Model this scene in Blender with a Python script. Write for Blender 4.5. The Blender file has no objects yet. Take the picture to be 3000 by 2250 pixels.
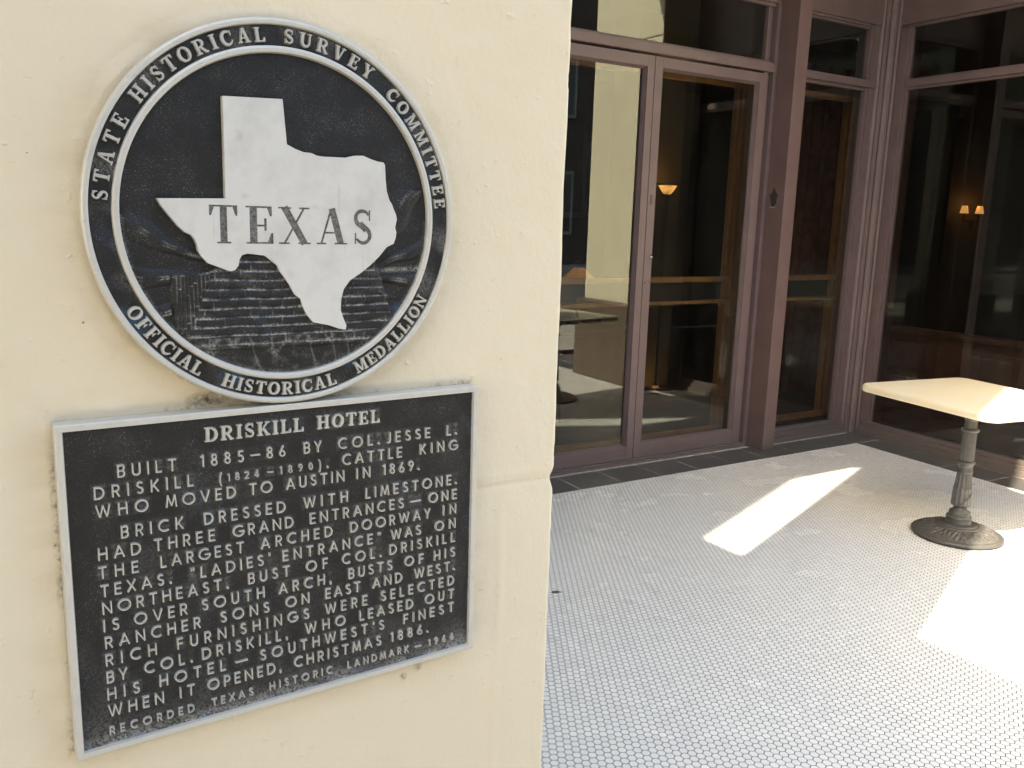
import bpy, bmesh, math, random
from mathutils import Vector, Matrix, noise, geometry
random.seed(7)
S = bpy.context.scene
COL = S.collection
R = math.radians

# ------------------------------------------------------------------ camera, sky, sun, exposure
CAM_H = 1.53
yaw, pitch, roll, FPX = R(31.98744634), R(10.86278382), R(-1.75427213), 2547.13
fwd = Vector((math.sin(yaw)*math.cos(pitch), math.cos(yaw)*math.cos(pitch), -math.sin(pitch)))
rt = Vector((math.cos(yaw), -math.sin(yaw), 0))
dn = fwd.cross(rt)
r2 = rt*math.cos(roll) + dn*math.sin(roll)
d2 = -rt*math.sin(roll) + dn*math.cos(roll)
cam = bpy.data.cameras.new('camera'); camo = bpy.data.objects.new('camera', cam); COL.objects.link(camo)
m = Matrix.Identity(4)
for i in range(3):
    m[i][0] = r2[i]; m[i][1] = -d2[i]; m[i][2] = -fwd[i]
m.translation = (0, 0, CAM_H)
camo.matrix_world = m
cam.sensor_width = 36; cam.lens = FPX/3000*36; cam.clip_start = 0.02; cam.clip_end = 500
S.camera = camo

SUN_E = R(44.4)
sdir = Vector((0.928*math.cos(SUN_E), 0.371*math.cos(SUN_E), -math.sin(SUN_E)))   # the way the light travels
w = bpy.data.worlds.new('World'); S.world = w; w.use_nodes = True
nt = w.node_tree
sky = nt.nodes.new('ShaderNodeTexSky'); sky.sky_type = 'NISHITA'; sky.sun_disc = False
sky.sun_elevation = SUN_E; sky.sun_rotation = R(248.2); sky.air_density = 1.0; sky.dust_density = 2.0; sky.ozone_density = 1.0
bg = nt.nodes['Background']; bg.inputs['Strength'].default_value = 0.15
nt.links.new(sky.outputs[0], bg.inputs[0])
sl = bpy.data.lights.new('sun', 'SUN'); sl.energy = 4.2; sl.angle = R(0.53); sl.color = (1.0, 0.93, 0.82)
so = bpy.data.objects.new('sun', sl); COL.objects.link(so)
so.rotation_euler = sdir.to_track_quat('-Z', 'Y').to_euler(); so.location = (-6, -4, 9)
S.view_settings.view_transform = 'Standard'; S.view_settings.look = 'None'
S.view_settings.exposure = 2.37; S.view_settings.gamma = 1.0
S.view_settings.use_curve_mapping = False
S.view_settings.use_white_balance = True          # the camera balanced for open shade
S.view_settings.white_balance_temperature = 7900; S.view_settings.white_balance_tint = 6
S.render.engine = 'CYCLES'
S.cycles.use_denoising = True; S.cycles.denoising_prefilter = 'ACCURATE'; S.cycles.denoising_input_passes = 'RGB_ALBEDO_NORMAL'
S.cycles.max_bounces = 10; S.cycles.transparent_max_bounces = 16
S.cycles.sample_clamp_indirect = 8
S.cycles.caustics_reflective = False; S.cycles.caustics_refractive = False

# ------------------------------------------------------------------ material helpers
class NT:
    def __init__(s, name):
        s.m = bpy.data.materials.new(name); s.m.use_nodes = True
        s.t = s.m.node_tree; s.n = s.t.nodes; s.l = s.t.links
        s.p = s.n['Principled BSDF']; s.out = s.n['Material Output']
    def node(s, t, **k):
        q = s.n.new(t)
        for a, b in k.items(): setattr(q, a, b)
        return q
    def coord(s, which='Object'):
        return s.node('ShaderNodeTexCoord').outputs[which]
    def noise(s, vec, scale, detail=4, rough=0.55, dist=0.0):
        q = s.node('ShaderNodeTexNoise'); q.inputs['Scale'].default_value = scale; q.inputs['Detail'].default_value = detail
        q.inputs['Roughness'].default_value = rough; q.inputs['Distortion'].default_value = dist
        s.l.new(vec, q.inputs['Vector']); return q.outputs['Fac']
    def mapping(s, vec, scale=(1, 1, 1), loc=(0, 0, 0), rot=(0, 0, 0)):
        q = s.node('ShaderNodeMapping'); q.inputs['Scale'].default_value = scale; q.inputs['Location'].default_value = loc
        q.inputs['Rotation'].default_value = rot
        s.l.new(vec, q.inputs['Vector']); return q.outputs[0]
    def ramp(s, fac, stops):
        q = s.node('ShaderNodeValToRGB'); e = q.color_ramp.elements
        while len(e) < len(stops): e.new(0.5)
        for i, (p, c) in enumerate(stops):
            e[i].position = p; e[i].color = (c, c, c, 1) if not hasattr(c, '__len__') else (*c, 1)
        s.l.new(fac, q.inputs[0]); return q.outputs[0]
    def mix(s, fac, a, b, mode='MIX'):
        q = s.node('ShaderNodeMix', data_type='RGBA', blend_type=mode)
        for i, v in ((0, fac), (6, a), (7, b)):
            if isinstance(v, (int, float)): q.inputs[i].default_value = v
            elif isinstance(v, tuple): q.inputs[i].default_value = (*v, 1)
            else: s.l.new(v, q.inputs[i])
        return q.outputs[2]
    def math(s, op, a, b=0.0, c=None, clamp=False):
        q = s.node('ShaderNodeMath', operation=op, use_clamp=clamp)
        for i, v in enumerate((a, b) if c is None else (a, b, c)):
            if isinstance(v, (int, float)): q.inputs[i].default_value = v
            else: s.l.new(v, q.inputs[i])
        return q.outputs[0]
    def set(s, inp, v):
        if isinstance(v, (int, float)): s.p.inputs[inp].default_value = v
        elif isinstance(v, tuple): s.p.inputs[inp].default_value = (*v, 1)
        else: s.l.new(v, s.p.inputs[inp])
    def bump(s, h, strength=0.3, dist=0.002):
        q = s.node('ShaderNodeBump'); q.inputs['Strength'].default_value = strength; q.inputs['Distance'].default_value = dist
        s.l.new(h, q.inputs['Height']); s.l.new(q.outputs[0], s.p.inputs['Normal'])

def simple(name, col, rough=0.5, metal=0.0, nscale=20, var=0.15, bump=0.0, bdist=0.002, spec=0.5):
    t = NT(name); v = t.coord()
    n = t.noise(v, nscale, 5)
    lo = tuple(c*(1-var) for c in col); hi = tuple(min(1, c*(1+var)) for c in col)
    t.set('Base Color', t.mix(t.ramp(n, [(0.3, 0), (0.7, 1)]), lo, hi))
    t.set('Roughness', t.math('ADD', t.math('MULTIPLY', n, 0.15), rough-0.07)); t.set('Metallic', metal)
    t.p.inputs['Specular IOR Level'].default_value = spec
    if bump: t.bump(t.noise(v, nscale*6, 4), bump, bdist)
    return t.m

# ------------------------------------------------------------------ mesh helpers
class MB:
    def __init__(s): s.v = []; s.f = []; s.mi = []
    def add(s, vs, fs, mi=0):
        o = len(s.v); s.v += [tuple(p) for p in vs]; s.f += [tuple(i+o for i in f) for f in fs]; s.mi += [mi]*len(fs); return s
    def box(s, a, b, mi=0):
        x0, y0, z0 = (min(a[i], b[i]) for i in range(3)); x1, y1, z1 = (max(a[i], b[i]) for i in range(3))
        vs = [(x0,y0,z0),(x1,y0,z0),(x1,y1,z0),(x0,y1,z0),(x0,y0,z1),(x1,y0,z1),(x1,y1,z1),(x0,y1,z1)]
        return s.add(vs, [(0,3,2,1),(4,5,6,7),(0,1,5,4),(1,2,6,5),(2,3,7,6),(3,0,4,7)], mi)
    def prism(s, poly, z0, z1, mi=0):      # poly counter-clockwise in xy
        n = len(poly)
        vs = [(x, y, z0) for x, y in poly] + [(x, y, z1) for x, y in poly]
        return s.add(vs, [tuple(reversed(range(n))), tuple(range(n, 2*n))] + [(i, (i+1) % n, n+(i+1) % n, n+i) for i in range(n)], mi)
    def lathe(s, prof, seg=48, c=(0, 0, 0), fn=None, mi=0):
        n = len(prof); vs = []
        for k in range(seg):
            a = 2*math.pi*k/seg
            for j, (r_, z_) in enumerate(prof):
                rr, zz = (r_, z_) if fn is None else fn(r_, z_, a, j)
                vs.append((c[0]+rr*math.cos(a), c[1]+rr*math.sin(a), c[2]+zz))
        fs = [(k*n+j, ((k+1) % seg)*n+j, ((k+1) % seg)*n+j+1, k*n+j+1) for k in range(seg) for j in range(n-1)]
        return s.add(vs, fs, mi)
    def build(s, name, mats, parent=None, smooth=False, bevel=0.0, seg=2):
        me = bpy.data.meshes.new(name); me.from_pydata(s.v, [], s.f); me.update()
        o = bpy.data.objects.new(name, me); COL.objects.link(o)
        for q in (mats if isinstance(mats, (list, tuple)) else [mats]): me.materials.append(q)
        if any(s.mi): me.polygons.foreach_set('material_index', s.mi)
        if smooth: me.polygons.foreach_set('use_smooth', [True]*len(me.polygons))
        if bevel:
            b = o.modifiers.new('bevel', 'BEVEL'); b.width = bevel; b.segments = seg; b.limit_method = 'ANGLE'; b.angle_limit = R(35)
        if parent: o.parent = parent
        return o

def tag(o, label=None, cat=None, group=None, kind=None):
    for k, v in (('label', label), ('category', cat), ('group', group), ('kind', kind)):
        if v: o[k] = v
    return o
def empty(name, loc=(0, 0, 0), rz=0.0, label=None, cat=None, group=None, kind=None):
    o = bpy.data.objects.new(name, None); COL.objects.link(o); o.location = loc; o.rotation_euler = (0, 0, rz)
    o.empty_display_size = 0.05
    return tag(o, label, cat, group, kind)
def auto_smooth(o, ang=35):
    me = o.data
    me.polygons.foreach_set('use_smooth', [True]*len(me.polygons))
    bm = bmesh.new(); bm.from_mesh(me)
    for e in bm.edges: e.smooth = not (len(e.link_faces) == 2 and e.calc_face_angle(0) > R(ang))
    bm.to_mesh(me); bm.free()
    return o

# ------------------------------------------------------------------ materials
WA = R(1.96454535)                          # the plaque wall stands almost parallel to the shopfront
PX, PZ, PD = 0.07475176504, -0.17873497835, 0.7773962825
PW, PH = 0.406, 0.30326
MC = (0.2003, 0.1715)                       # medallion centre above plate's top-left corner
rotW = Matrix.Rotation(WA, 4, 'Z')
ORG = rotW @ Vector((PX, PD, PZ)) + Vector((0, 0, CAM_H))

def wall_paint():
    t = NT('cream_wall_paint'); v = t.coord()
    n1 = t.noise(v, 3.0, 4); n2 = t.noise(v, 60, 3)
    col = t.mix(t.ramp(n1, [(0.3, 0), (0.7, 1)]), (0.80, 0.695, 0.520), (0.83, 0.73, 0.56))
    # brushed grime that follows the edges of the plaque and the medallion
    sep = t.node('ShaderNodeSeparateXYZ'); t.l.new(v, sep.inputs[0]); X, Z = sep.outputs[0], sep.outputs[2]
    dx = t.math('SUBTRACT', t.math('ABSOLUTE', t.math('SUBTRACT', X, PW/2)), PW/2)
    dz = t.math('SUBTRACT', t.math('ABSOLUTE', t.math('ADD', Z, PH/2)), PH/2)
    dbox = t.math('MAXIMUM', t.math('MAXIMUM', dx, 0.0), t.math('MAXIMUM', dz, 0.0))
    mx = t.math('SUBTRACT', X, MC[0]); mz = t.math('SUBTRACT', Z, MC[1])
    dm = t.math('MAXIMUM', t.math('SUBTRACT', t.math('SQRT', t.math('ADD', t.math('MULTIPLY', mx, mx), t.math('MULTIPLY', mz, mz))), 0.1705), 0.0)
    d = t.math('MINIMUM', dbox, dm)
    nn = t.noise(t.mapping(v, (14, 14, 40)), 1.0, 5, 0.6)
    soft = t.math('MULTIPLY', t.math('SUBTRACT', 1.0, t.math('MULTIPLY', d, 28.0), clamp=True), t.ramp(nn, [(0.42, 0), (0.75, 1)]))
    nn2 = t.noise(v, 160, 5, 0.7)
    lowz = t.math('SUBTRACT', 1.0, t.math('MULTIPLY', t.math('ADD', Z, -0.02), 12.0), clamp=True)
    dh = t.math('MINIMUM', t.math('MULTIPLY', dbox, 170.0), t.math('ADD', t.math('MULTIPLY', dm, 420.0), t.math('SUBTRACT', 1.0, lowz)))
    patch = t.ramp(t.noise(v, 14, 3), [(0.45, 0), (0.6, 1)])
    hard = t.math('MULTIPLY', t.math('MULTIPLY', t.math('SUBTRACT', 1.0, dh, clamp=True), t.ramp(nn2, [(0.45, 0), (0.60, 1)])), patch)
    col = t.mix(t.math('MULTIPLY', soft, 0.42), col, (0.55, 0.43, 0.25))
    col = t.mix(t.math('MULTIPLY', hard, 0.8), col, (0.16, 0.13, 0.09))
    # a dark smear left of the medallion's foot
    gx = t.math('MULTIPLY', t.math('SUBTRACT', X, 0.128), 45.0); gz = t.math('MULTIPLY', t.math('SUBTRACT', Z, 0.008), 120.0)
    g = t.math('SUBTRACT', 1.0, t.math('ADD', t.math('MULTIPLY', gx, gx), t.math('MULTIPLY', gz, gz)), clamp=True)
    col = t.mix(t.math('MULTIPLY', g, t.ramp(nn2, [(0.35, 0.2), (0.6, 1)])), col, (0.07, 0.065, 0.055))
    for sx_, sz_, k_ in ((0.345, -0.318, 150), (0.328, -0.325, 190)):
        ax = t.math('MULTIPLY', t.math('SUBTRACT', X, sx_), k_); az = t.math('MULTIPLY', t.math('SUBTRACT', Z, sz_), k_)
        q = t.math('SUBTRACT', 1.0, t.math('ADD', t.math('MULTIPLY', ax, ax), t.math('MULTIPLY', az, az)), clamp=True)
        col = t.mix(t.math('MULTIPLY', q, t.ramp(nn2, [(0.4, 0.1), (0.6, 0.9)])), col, (0.22, 0.19, 0.13))
    # tiny fly specks
    vo = t.node('ShaderNodeTexVoronoi'); vo.inputs['Scale'].default_value = 34; t.l.new(v, vo.inputs['Vector'])
    wn = t.node('ShaderNodeSeparateColor'); t.l.new(vo.outputs['Color'], wn.inputs[0])
    sp = t.math('MULTIPLY', t.math('LESS_THAN', vo.outputs['Distance'], 0.034), t.math('GREATER_THAN', wn.outputs[0], 0.86))
    col = t.mix(t.math('MULTIPLY', sp, 0.75), col, (0.12, 0.09, 0.05))
    # faint rubbed scuffs
    sc = t.noise(t.mapping(v, (30, 1, 5), rot=(0, 0.5, 0)), 1.0, 3, 0.7)
    col = t.mix(t.math('MULTIPLY', t.ramp(sc, [(0.68, 0), (0.80, 1)]), 0.25), col, (0.55, 0.47, 0.33))
    t.set('Base Color', col)
    t.set('Roughness', t.math('ADD', t.math('MULTIPLY', n2, 0.12), 0.42))
    h = t.math('ADD', t.math('MULTIPLY', t.noise(v, 150, 5, 0.6), 0.5), t.math('ADD', t.math('MULTIPLY', t.noise(v, 32, 3), 0.9), t.math('MULTIPLY', t.ramp(t.noise(v, 75, 2), [(0.68, 0), (0.8, 1)]), 0.6)))
    t.bump(h, 0.8, 0.0016)
    return t.m
M_wall = wall_paint()

def metal_mat(name, base=(0.62, 0.61, 0.575), metal=0.3, rough=0.42, stain=0.35):
    t = NT(name); v = t.coord()
    n = t.noise(v, 35, 6, 0.65); n2 = t.noise(v, 260, 3, 0.6)
    dark = tuple(c*0.55 for c in base)
    col = t.mix(t.math('MULTIPLY', t.ramp(n, [(0.52, 0), (0.78, 1)]), stain), base, dark)
    col = t.mix(t.math('MULTIPLY', t.ramp(n2, [(0.6, 0), (0.72, 1)]), 0.25), col, tuple(c*0.4 for c in base))
    t.set('Base Color', col); t.set('Metallic', metal)
    t.set('Roughness', t.math('ADD', t.math('MULTIPLY', n, 0.25), rough-0.1))
    t.bump(t.math('ADD', n2, t.math('MULTIPLY', n, 0.5)), 0.2, 0.0006)
    return t.m
M_rim = metal_mat('cast_aluminium_rim')
M_let = metal_mat('raised_letter_metal', (0.54, 0.53, 0.495), 0.25, 0.40, 0.45)
def texas_mat():
    t = NT('texas_map_metal'); v = t.coord(); base = (0.71, 0.70, 0.675)
    n = t.noise(v, 22, 6, 0.65); n2 = t.noise(v, 260, 3, 0.6)
    col = t.mix(t.math('MULTIPLY', t.ramp(n, [(0.45, 0), (0.68, 1)]), 0.5), base, (0.50, 0.49, 0.46))
    for rot, sc_, thr, st in ((0.5, (260, 260, 9), 0.74, 0.35), (-0.6, (220, 220, 11), 0.76, 0.3)):
        q = t.noise(t.mapping(v, sc_, rot=(0, rot, 0)), 1.0, 2, 0.4)
        col = t.mix(t.math('MULTIPLY', t.ramp(q, [(thr, 0), (thr+0.03, 1)]), st), col, (0.42, 0.42, 0.40))
    sep = t.node('ShaderNodeSeparateXYZ'); t.l.new(v, sep.inputs[0])
    for sx_, sz_, kx, kz, st, cc in ((-0.0435, 0.069, 260, 160, 0.5, (0.40, 0.37, 0.30)), (-0.0, -0.0505, 190, 200, 0.35, (0.55, 0.42, 0.35)), (0.022, 0.010, 60, 330, 0.35, (0.55, 0.50, 0.38)), (-0.04, 0.018, 200, 260, 0.4, (0.45, 0.40, 0.32))):
        ax = t.math('MULTIPLY', t.math('SUBTRACT', sep.outputs[0], sx_), kx); az = t.math('MULTIPLY', t.math('SUBTRACT', sep.outputs[2], sz_), kz)
        q = t.math('SUBTRACT', 1.0, t.math('ADD', t.math('MULTIPLY', ax, ax), t.math('MULTIPLY', az, az)), clamp=True)
        col = t.mix(t.math('MULTIPLY', t.math('MULTIPLY', q, t.ramp(n2, [(0.4, 0.3), (0.6, 1)])), st), col, cc)
    t.set('Base Color', col); t.set('Metallic', 0.1); t.set('Roughness', t.math('ADD', t.math('MULTIPLY', n, 0.25), 0.3)); t.bump(t.math('ADD', n2, n), 0.15, 0.0006)
    return t.m
M_texas = texas_mat()

def scratches(mat):
    return mat

def field_mat(name):
    t = NT(name); v = t.coord()
    n = t.noise(v, 420, 3, 0.7); n2 = t.noise(v, 30, 5, 0.65); n3 = t.noise(v, 1300, 2, 0.5)
    base = t.mix(t.ramp(n2, [(0.35, 0), (0.7, 1)]), (0.011, 0.011, 0.012), (0.020, 0.020, 0.021))
    # where wear lets the bare metal through: speckles, more of them in patches
    sp = t.math('MULTIPLY', t.ramp(n3, [(0.64, 0), (0.70, 1)]), t.ramp(n2, [(0.42, 0.2), (0.62, 1.0)]))
    base = t.mix(t.math('MULTIPLY', sp, 0.7), base, (0.40, 0.40, 0.40))
    at = t.node('ShaderNodeAttribute', attribute_name='wear')
    wm = t.math('MULTIPLY', at.outputs['Fac'], t.ramp(n, [(0.38, 0.05), (0.56, 1)]), clamp=True)
    base = t.mix(wm, base, (0.38, 0.375, 0.35)); t.p.inputs['Specular IOR Level'].default_value = 0.35
    at2 = t.node('ShaderNodeAttribute', attribute_name='blue')
    bm_ = t.math('MULTIPLY', at2.outputs['Fac'], t.ramp(n2, [(0.48, 0), (0.62, 1)]))
    base = t.mix(t.math('MULTIPLY', bm_, 0.8), base, (0.04, 0.13, 0.25))
    t.set('Base Color', base); t.set('Roughness', t.math('ADD', t.math('MULTIPLY', n2, 0.3), 0.33))
    t.bump(t.math('ADD', t.math('MULTIPLY', n, 1.0), t.math('MULTIPLY', t.noise(v, 110, 4), 0.7)), 0.6, 0.0009)
    return t.m
M_field = field_mat('black_painted_field')

t = NT('incised_grey'); v = t.coord()
n = t.noise(v, 500, 4, 0.7)
t.set('Base Color', t.mix(t.ramp(n, [(0.35, 0), (0.65, 1)]), (0.05, 0.05, 0.052), (0.24, 0.235, 0.225))); t.set('Roughness', 0.6)
t.bump(n, 0.5, 0.0005)
M_inc = t.m
M_blue = simple('old_blue_paint', (0.03, 0.15, 0.32), 0.5, nscale=300, var=0.4)

def mauve(name, col=(0.155, 0.108, 0.110), wear=0.5, low=True):
    t = NT(name); v = t.coord(); g = t.node('ShaderNodeNewGeometry').outputs['Position']
    n = t.noise(v, 6, 5); n2 = t.noise(v, 55, 6, 0.7)
    c = t.mix(t.ramp(n, [(0.3, 0), (0.7, 1)]), tuple(k*0.88 for k in col), tuple(k*1.1 for k in col))
    c = t.mix(t.math('MULTIPLY', t.ramp(t.noise(v, 14, 5, 0.65), [(0.52, 0), (0.72, 1)]), 0.35), c, (0.15, 0.115, 0.095))
    sep = t.node('ShaderNodeSeparateXYZ'); t.l.new(g, sep.inputs[0])
    lowm = t.math('SUBTRACT', 1.0, t.math('MULTIPLY', sep.outputs[2], 3.2), clamp=True)
    chips = t.math('MULTIPLY', t.ramp(t.noise(t.mapping(v, (1, 1, 2.2)), 34, 6, 0.75), [(0.64, 0), (0.67, 1)]), t.math('MULTIPLY', lowm, lowm))
    c = t.mix(t.math('MULTIPLY', chips, wear), c, (0.50, 0.42, 0.38))
    dust = t.math('MULTIPLY', t.math('MULTIPLY', lowm, lowm), t.ramp(n2, [(0.34, 0), (0.56, 1)]))
    c = t.mix(t.math('MULTIPLY', dust, 0.85), c, (0.125, 0.112, 0.108))
    t.set('Base Color', c); t.set('Roughness', t.math('ADD', t.math('MULTIPLY', n2, 0.2), 0.32))
    t.bump(t.math('ADD', n2, t.noise(t.mapping(v, (40, 40, 3)), 1.0, 3)), 0.12, 0.001)
    return t.m
M_mauve = mauve('mauve_frame_paint')
M_sill = mauve('dusty_sill_paint', (0.135, 0.105, 0.102), 0.7)
M_mauve2 = mauve('mauve_post_paint', (0.150, 0.095, 0.093))

def glass(name, tint=(0.78, 0.78, 0.76)):
    t = NT(name); t.n.remove(t.p)
    tr = t.node('ShaderNodeBsdfTransparent'); tr.inputs[0].default_value = (*tint, 1)
    gl = t.node('ShaderNodeBsdfGlossy'); gl.inputs['Roughness'].default_value = 0.0; gl.inputs[0].default_value = (0.84, 0.90, 0.88, 1)
    fr = t.node('ShaderNodeFresnel'); fr.inputs[0].default_value = 1.52
    bf = t.node('ShaderNodeNewGeometry').outputs['Backfacing']
    fac = t.math('MULTIPLY', t.math('MULTIPLY', fr.outputs[0], 2.0, clamp=True), t.math('SUBTRACT', 1.0, bf))
    ms = t.node('ShaderNodeMixShader'); t.l.new(fac, ms.inputs[0]); t.l.new(tr.outputs[0], ms.inputs[1]); t.l.new(gl.outputs[0], ms.inputs[2])
    df = t.node('ShaderNodeBsdfDiffuse'); df.inputs[0].default_value = (0.62, 0.60, 0.56, 1)      # thin dusty film, added as a painted haze that lifts the dark interior
    sm_ = t.ramp(t.noise(t.mapping(t.coord(), (1.2, 1.2, 0.7)), 3.0, 6, 0.7, 0.8), [(0.35, 0.0005), (0.75, 0.008)])
    m2 = t.node('ShaderNodeMixShader'); t.l.new(sm_, m2.inputs[0]); t.l.new(ms.outputs[0], m2.inputs[1]); t.l.new(df.outputs[0], m2.inputs[2])
    t.l.new(m2.outputs[0], t.out.inputs[0])
    return t.m
M_glass = glass('window_glass')

t = NT('white_hex_tile'); oi = t.node('ShaderNodeAttribute', attribute_name='tint'); v = t.coord()
n = t.noise(v, 2.2, 5)
c = t.mix(oi.outputs['Fac'], (0.775, 0.78, 0.77), (0.85, 0.85, 0.835))
c = t.mix(t.math('MULTIPLY', t.ramp(n, [(0.40, 0), (0.80, 1)]), 0.15), c, (0.66, 0.66, 0.64))
t.set('Base Color', c); t.set('Roughness', t.math('ADD', t.math('MULTIPLY', n, 0.2), 0.16)); t.bump(t.noise(v, 60, 2), 0.03, 0.001)
M_hex = t.m
M_grout = simple('grey_grout', (0.065, 0.065, 0.067), 0.85, nscale=5, var=0.7)
t = NT('charcoal_border_tile'); v = t.coord(); oi = t.node('ShaderNodeObjectInfo')
n = t.noise(v, 9, 6, 0.7)
c = t.mix(oi.outputs['Random'], (0.066, 0.067, 0.069), (0.086, 0.087, 0.088))
c = t.mix(t.math('MULTIPLY', t.ramp(n, [(0.42, 0), (0.72, 1)]), 0.5), c, (0.12, 0.12, 0.118))
t.set('Base Color', c); t.set('Roughness', t.math('ADD', t.math('MULTIPLY', n, 0.3), 0.24)); t.bump(t.noise(v, 70, 4), 0.15, 0.001)
M_slate = t.m
M_mortar = simple('pale_mortar', (0.32, 0.31, 0.29), 0.85, nscale=30, var=0.35, bump=0.3)
t = NT('polished_red_granite'); v = t.coord()
n = t.noise(v, 55, 6, 0.75)
c = t.ramp(n, [(0.33, (0.04, 0.033, 0.03)), (0.5, (0.125, 0.092, 0.072)), (0.68, (0.19, 0.15, 0.12))])
t.set('Base Color', c); t.set('Roughness', 0.4)
M_granite = t.m
M_iron = simple('grey_cast_iron_paint', (0.084, 0.082, 0.082), 0.42, 0.25, 40, 0.18, 0.15, 0.001)
M_iron_d = simple('dark_iron_rim', (0.03, 0.028, 0.026), 0.6, 0.2, 40, 0.2)
t = NT('cream_marble_top'); v = t.coord()
n = t.noise(v, 7, 6, 0.6, 0.6)
t.set('Base Color', t.mix(t.ramp(n, [(0.35, 0), (0.7, 1)]), (0.83, 0.72, 0.50), (0.80, 0.73, 0.60))); t.set('Roughness', 0.3)
t.p.inputs['Subsurface Weight'].default_value = 0.25; t.p.inputs['Subsurface Radius'].default_value = (0.02, 0.014, 0.008); t.p.inputs['Subsurface Scale'].default_value = 1.0
M_marble = t.m
M_concrete = simple('sidewalk_concrete', (0.36, 0.34, 0.30), 0.85, nscale=2.5, var=0.15, bump=0.2)
M_asphalt = simple('asphalt', (0.05, 0.05, 0.05), 0.9, nscale=3, var=0.2, bump=0.3)
M_stucco = simple('cream_stucco', (0.70, 0.655, 0.525), 0.6, nscale=2, var=0.05)
M_ceil = simple('ceiling_plaster', (0.55, 0.50, 0.43), 0.8, nscale=2, var=0.08)
M_brick = simple('dark_brown_brick', (0.085, 0.06, 0.05), 0.85, nscale=12, var=0.3)
M_stonetrim = simple('pale_window_stone', (0.30, 0.29, 0.27), 0.8, nscale=12, var=0.15)
M_darkglass = simple('dark_window_glass', (0.02, 0.022, 0.025), 0.15, nscale=2, var=0.2)
M_dkwood = simple('dark_mahogany', (0.075, 0.032, 0.022), 0.45, nscale=9, var=0.4)
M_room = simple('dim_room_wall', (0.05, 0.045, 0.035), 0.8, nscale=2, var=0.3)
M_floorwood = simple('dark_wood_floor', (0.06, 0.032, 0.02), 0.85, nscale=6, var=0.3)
M_gold = simple('honey_varnished_oak', (0.32, 0.150, 0.058), 0.4, nscale=16, var=0.2)
M_curtain = simple('red_brown_curtain', (0.26, 0.10, 0.06), 0.9, nscale=10, var=0.3)
M_rubber = simple('black_gasket', (0.01, 0.01, 0.01), 0.5)
M_steel = simple('bright_lock_steel', (0.6, 0.6, 0.6), 0.25, 0.9)
M_leaf = simple('dry_leaf_brown', (0.10, 0.065, 0.03), 0.8, nscale=80, var=0.3)
def glow(name, col, st):
    t = NT(name); t.set('Base Color', col); t.set('Emission Color', col); t.p.inputs['Emission Strength'].default_value = st
    return t.m
M_lamp = glow('lit_lamp_shade', (0.9, 0.45, 0.15), 0.20)
t = NT('lit_alabaster_bowl'); t.set('Base Color', (0.8, 0.5, 0.25)); t.set('Emission Color', (1.0, 0.50, 0.15))
t.set('Emission Strength', t.math('MULTIPLY', t.math('POWER', t.node('ShaderNodeLayerWeight').outputs['Facing'], 1.0) if False else t.ramp(t.noise(t.coord(), 14, 4, 0.6), [(0.36, 0.06), (0.60, 0.34)]), 1.0))
M_lamp2 = t.m
M_tif = glow('stained_glass_amber', (0.70, 0.30, 0.07), 0.05)

# ------------------------------------------------------------------ the setting
TF_Y = 3.857; TF_C = (5.361, 3.857)         # corner of the white tile field
G2A = R(3.2)                                 # the right-hand window wall stands slightly off square
def g2x(y): return TF_C[0] - math.tan(G2A)*(TF_C[1]-y)

b = MB().box((-60, -60, -0.6), (60, 60, -0.14)); street = tag(b.build('street', M_asphalt), kind='structure')
b = MB().box((-40, -3.6, -0.139), (40, 0.35, -0.012)); walk = tag(b.build('sidewalk', M_concrete), kind='structure')
b = MB().box((-40, -16, -0.139), (40, -13, 0.0)); tag(b.build('far_sidewalk', M_concrete), kind='structure')

floor = tag(MB().box((-4, 0.352, -0.2), (7.2, 4.6, -0.0008)).build('porch_floor', M_grout), kind='structure')

# hexagonal mosaic
P = 0.02625
hx0, hy0 = 1.4496, 2.0000
def hexpoly(cx, cy, r):
    return [(cx + r*math.cos(R(30+60*k)), cy + r*math.sin(R(30+60*k))) for k in range(6)]
def clip(poly, inside, inter):
    out = []
    for i in range(len(poly)):
        a, c = poly[i-1], poly[i]
        ia, ic = inside(a), inside(c)
        if ia != ic:
            ta, tc = inter(a), inter(c); k = ta/(ta-tc)
            out.append((a[0]+(c[0]-a[0])*k, a[1]+(c[1]-a[1])*k))
        if ic: out.append(c)
    return out
tr = (P-0.0027)/math.sqrt(3)
cells = []
NX0, NX1 = -60, 170
for j in range(-72, 84):
    cy = hy0 + j*P*math.sqrt(3)/2
    if cy < 0.36 or cy > TF_Y+0.02: continue
    for i in range(NX0, NX1):
        cx = hx0 + (i + (j & 1)*0.5)*P
        if cx < 0.1 or cx > g2x(cy)+0.02: continue
        if cx < 0.62 and cy < 1.42: continue
        if cx < 0.40: continue
        cells.append((cx, cy))
def proj(p):
    q = Vector(p) - Vector((0, 0, CAM_H)); d = q.dot(fwd)
    return (1500+FPX*q.dot(r2)/d, 1125+FPX*q.dot(d2)/d, d)
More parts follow.
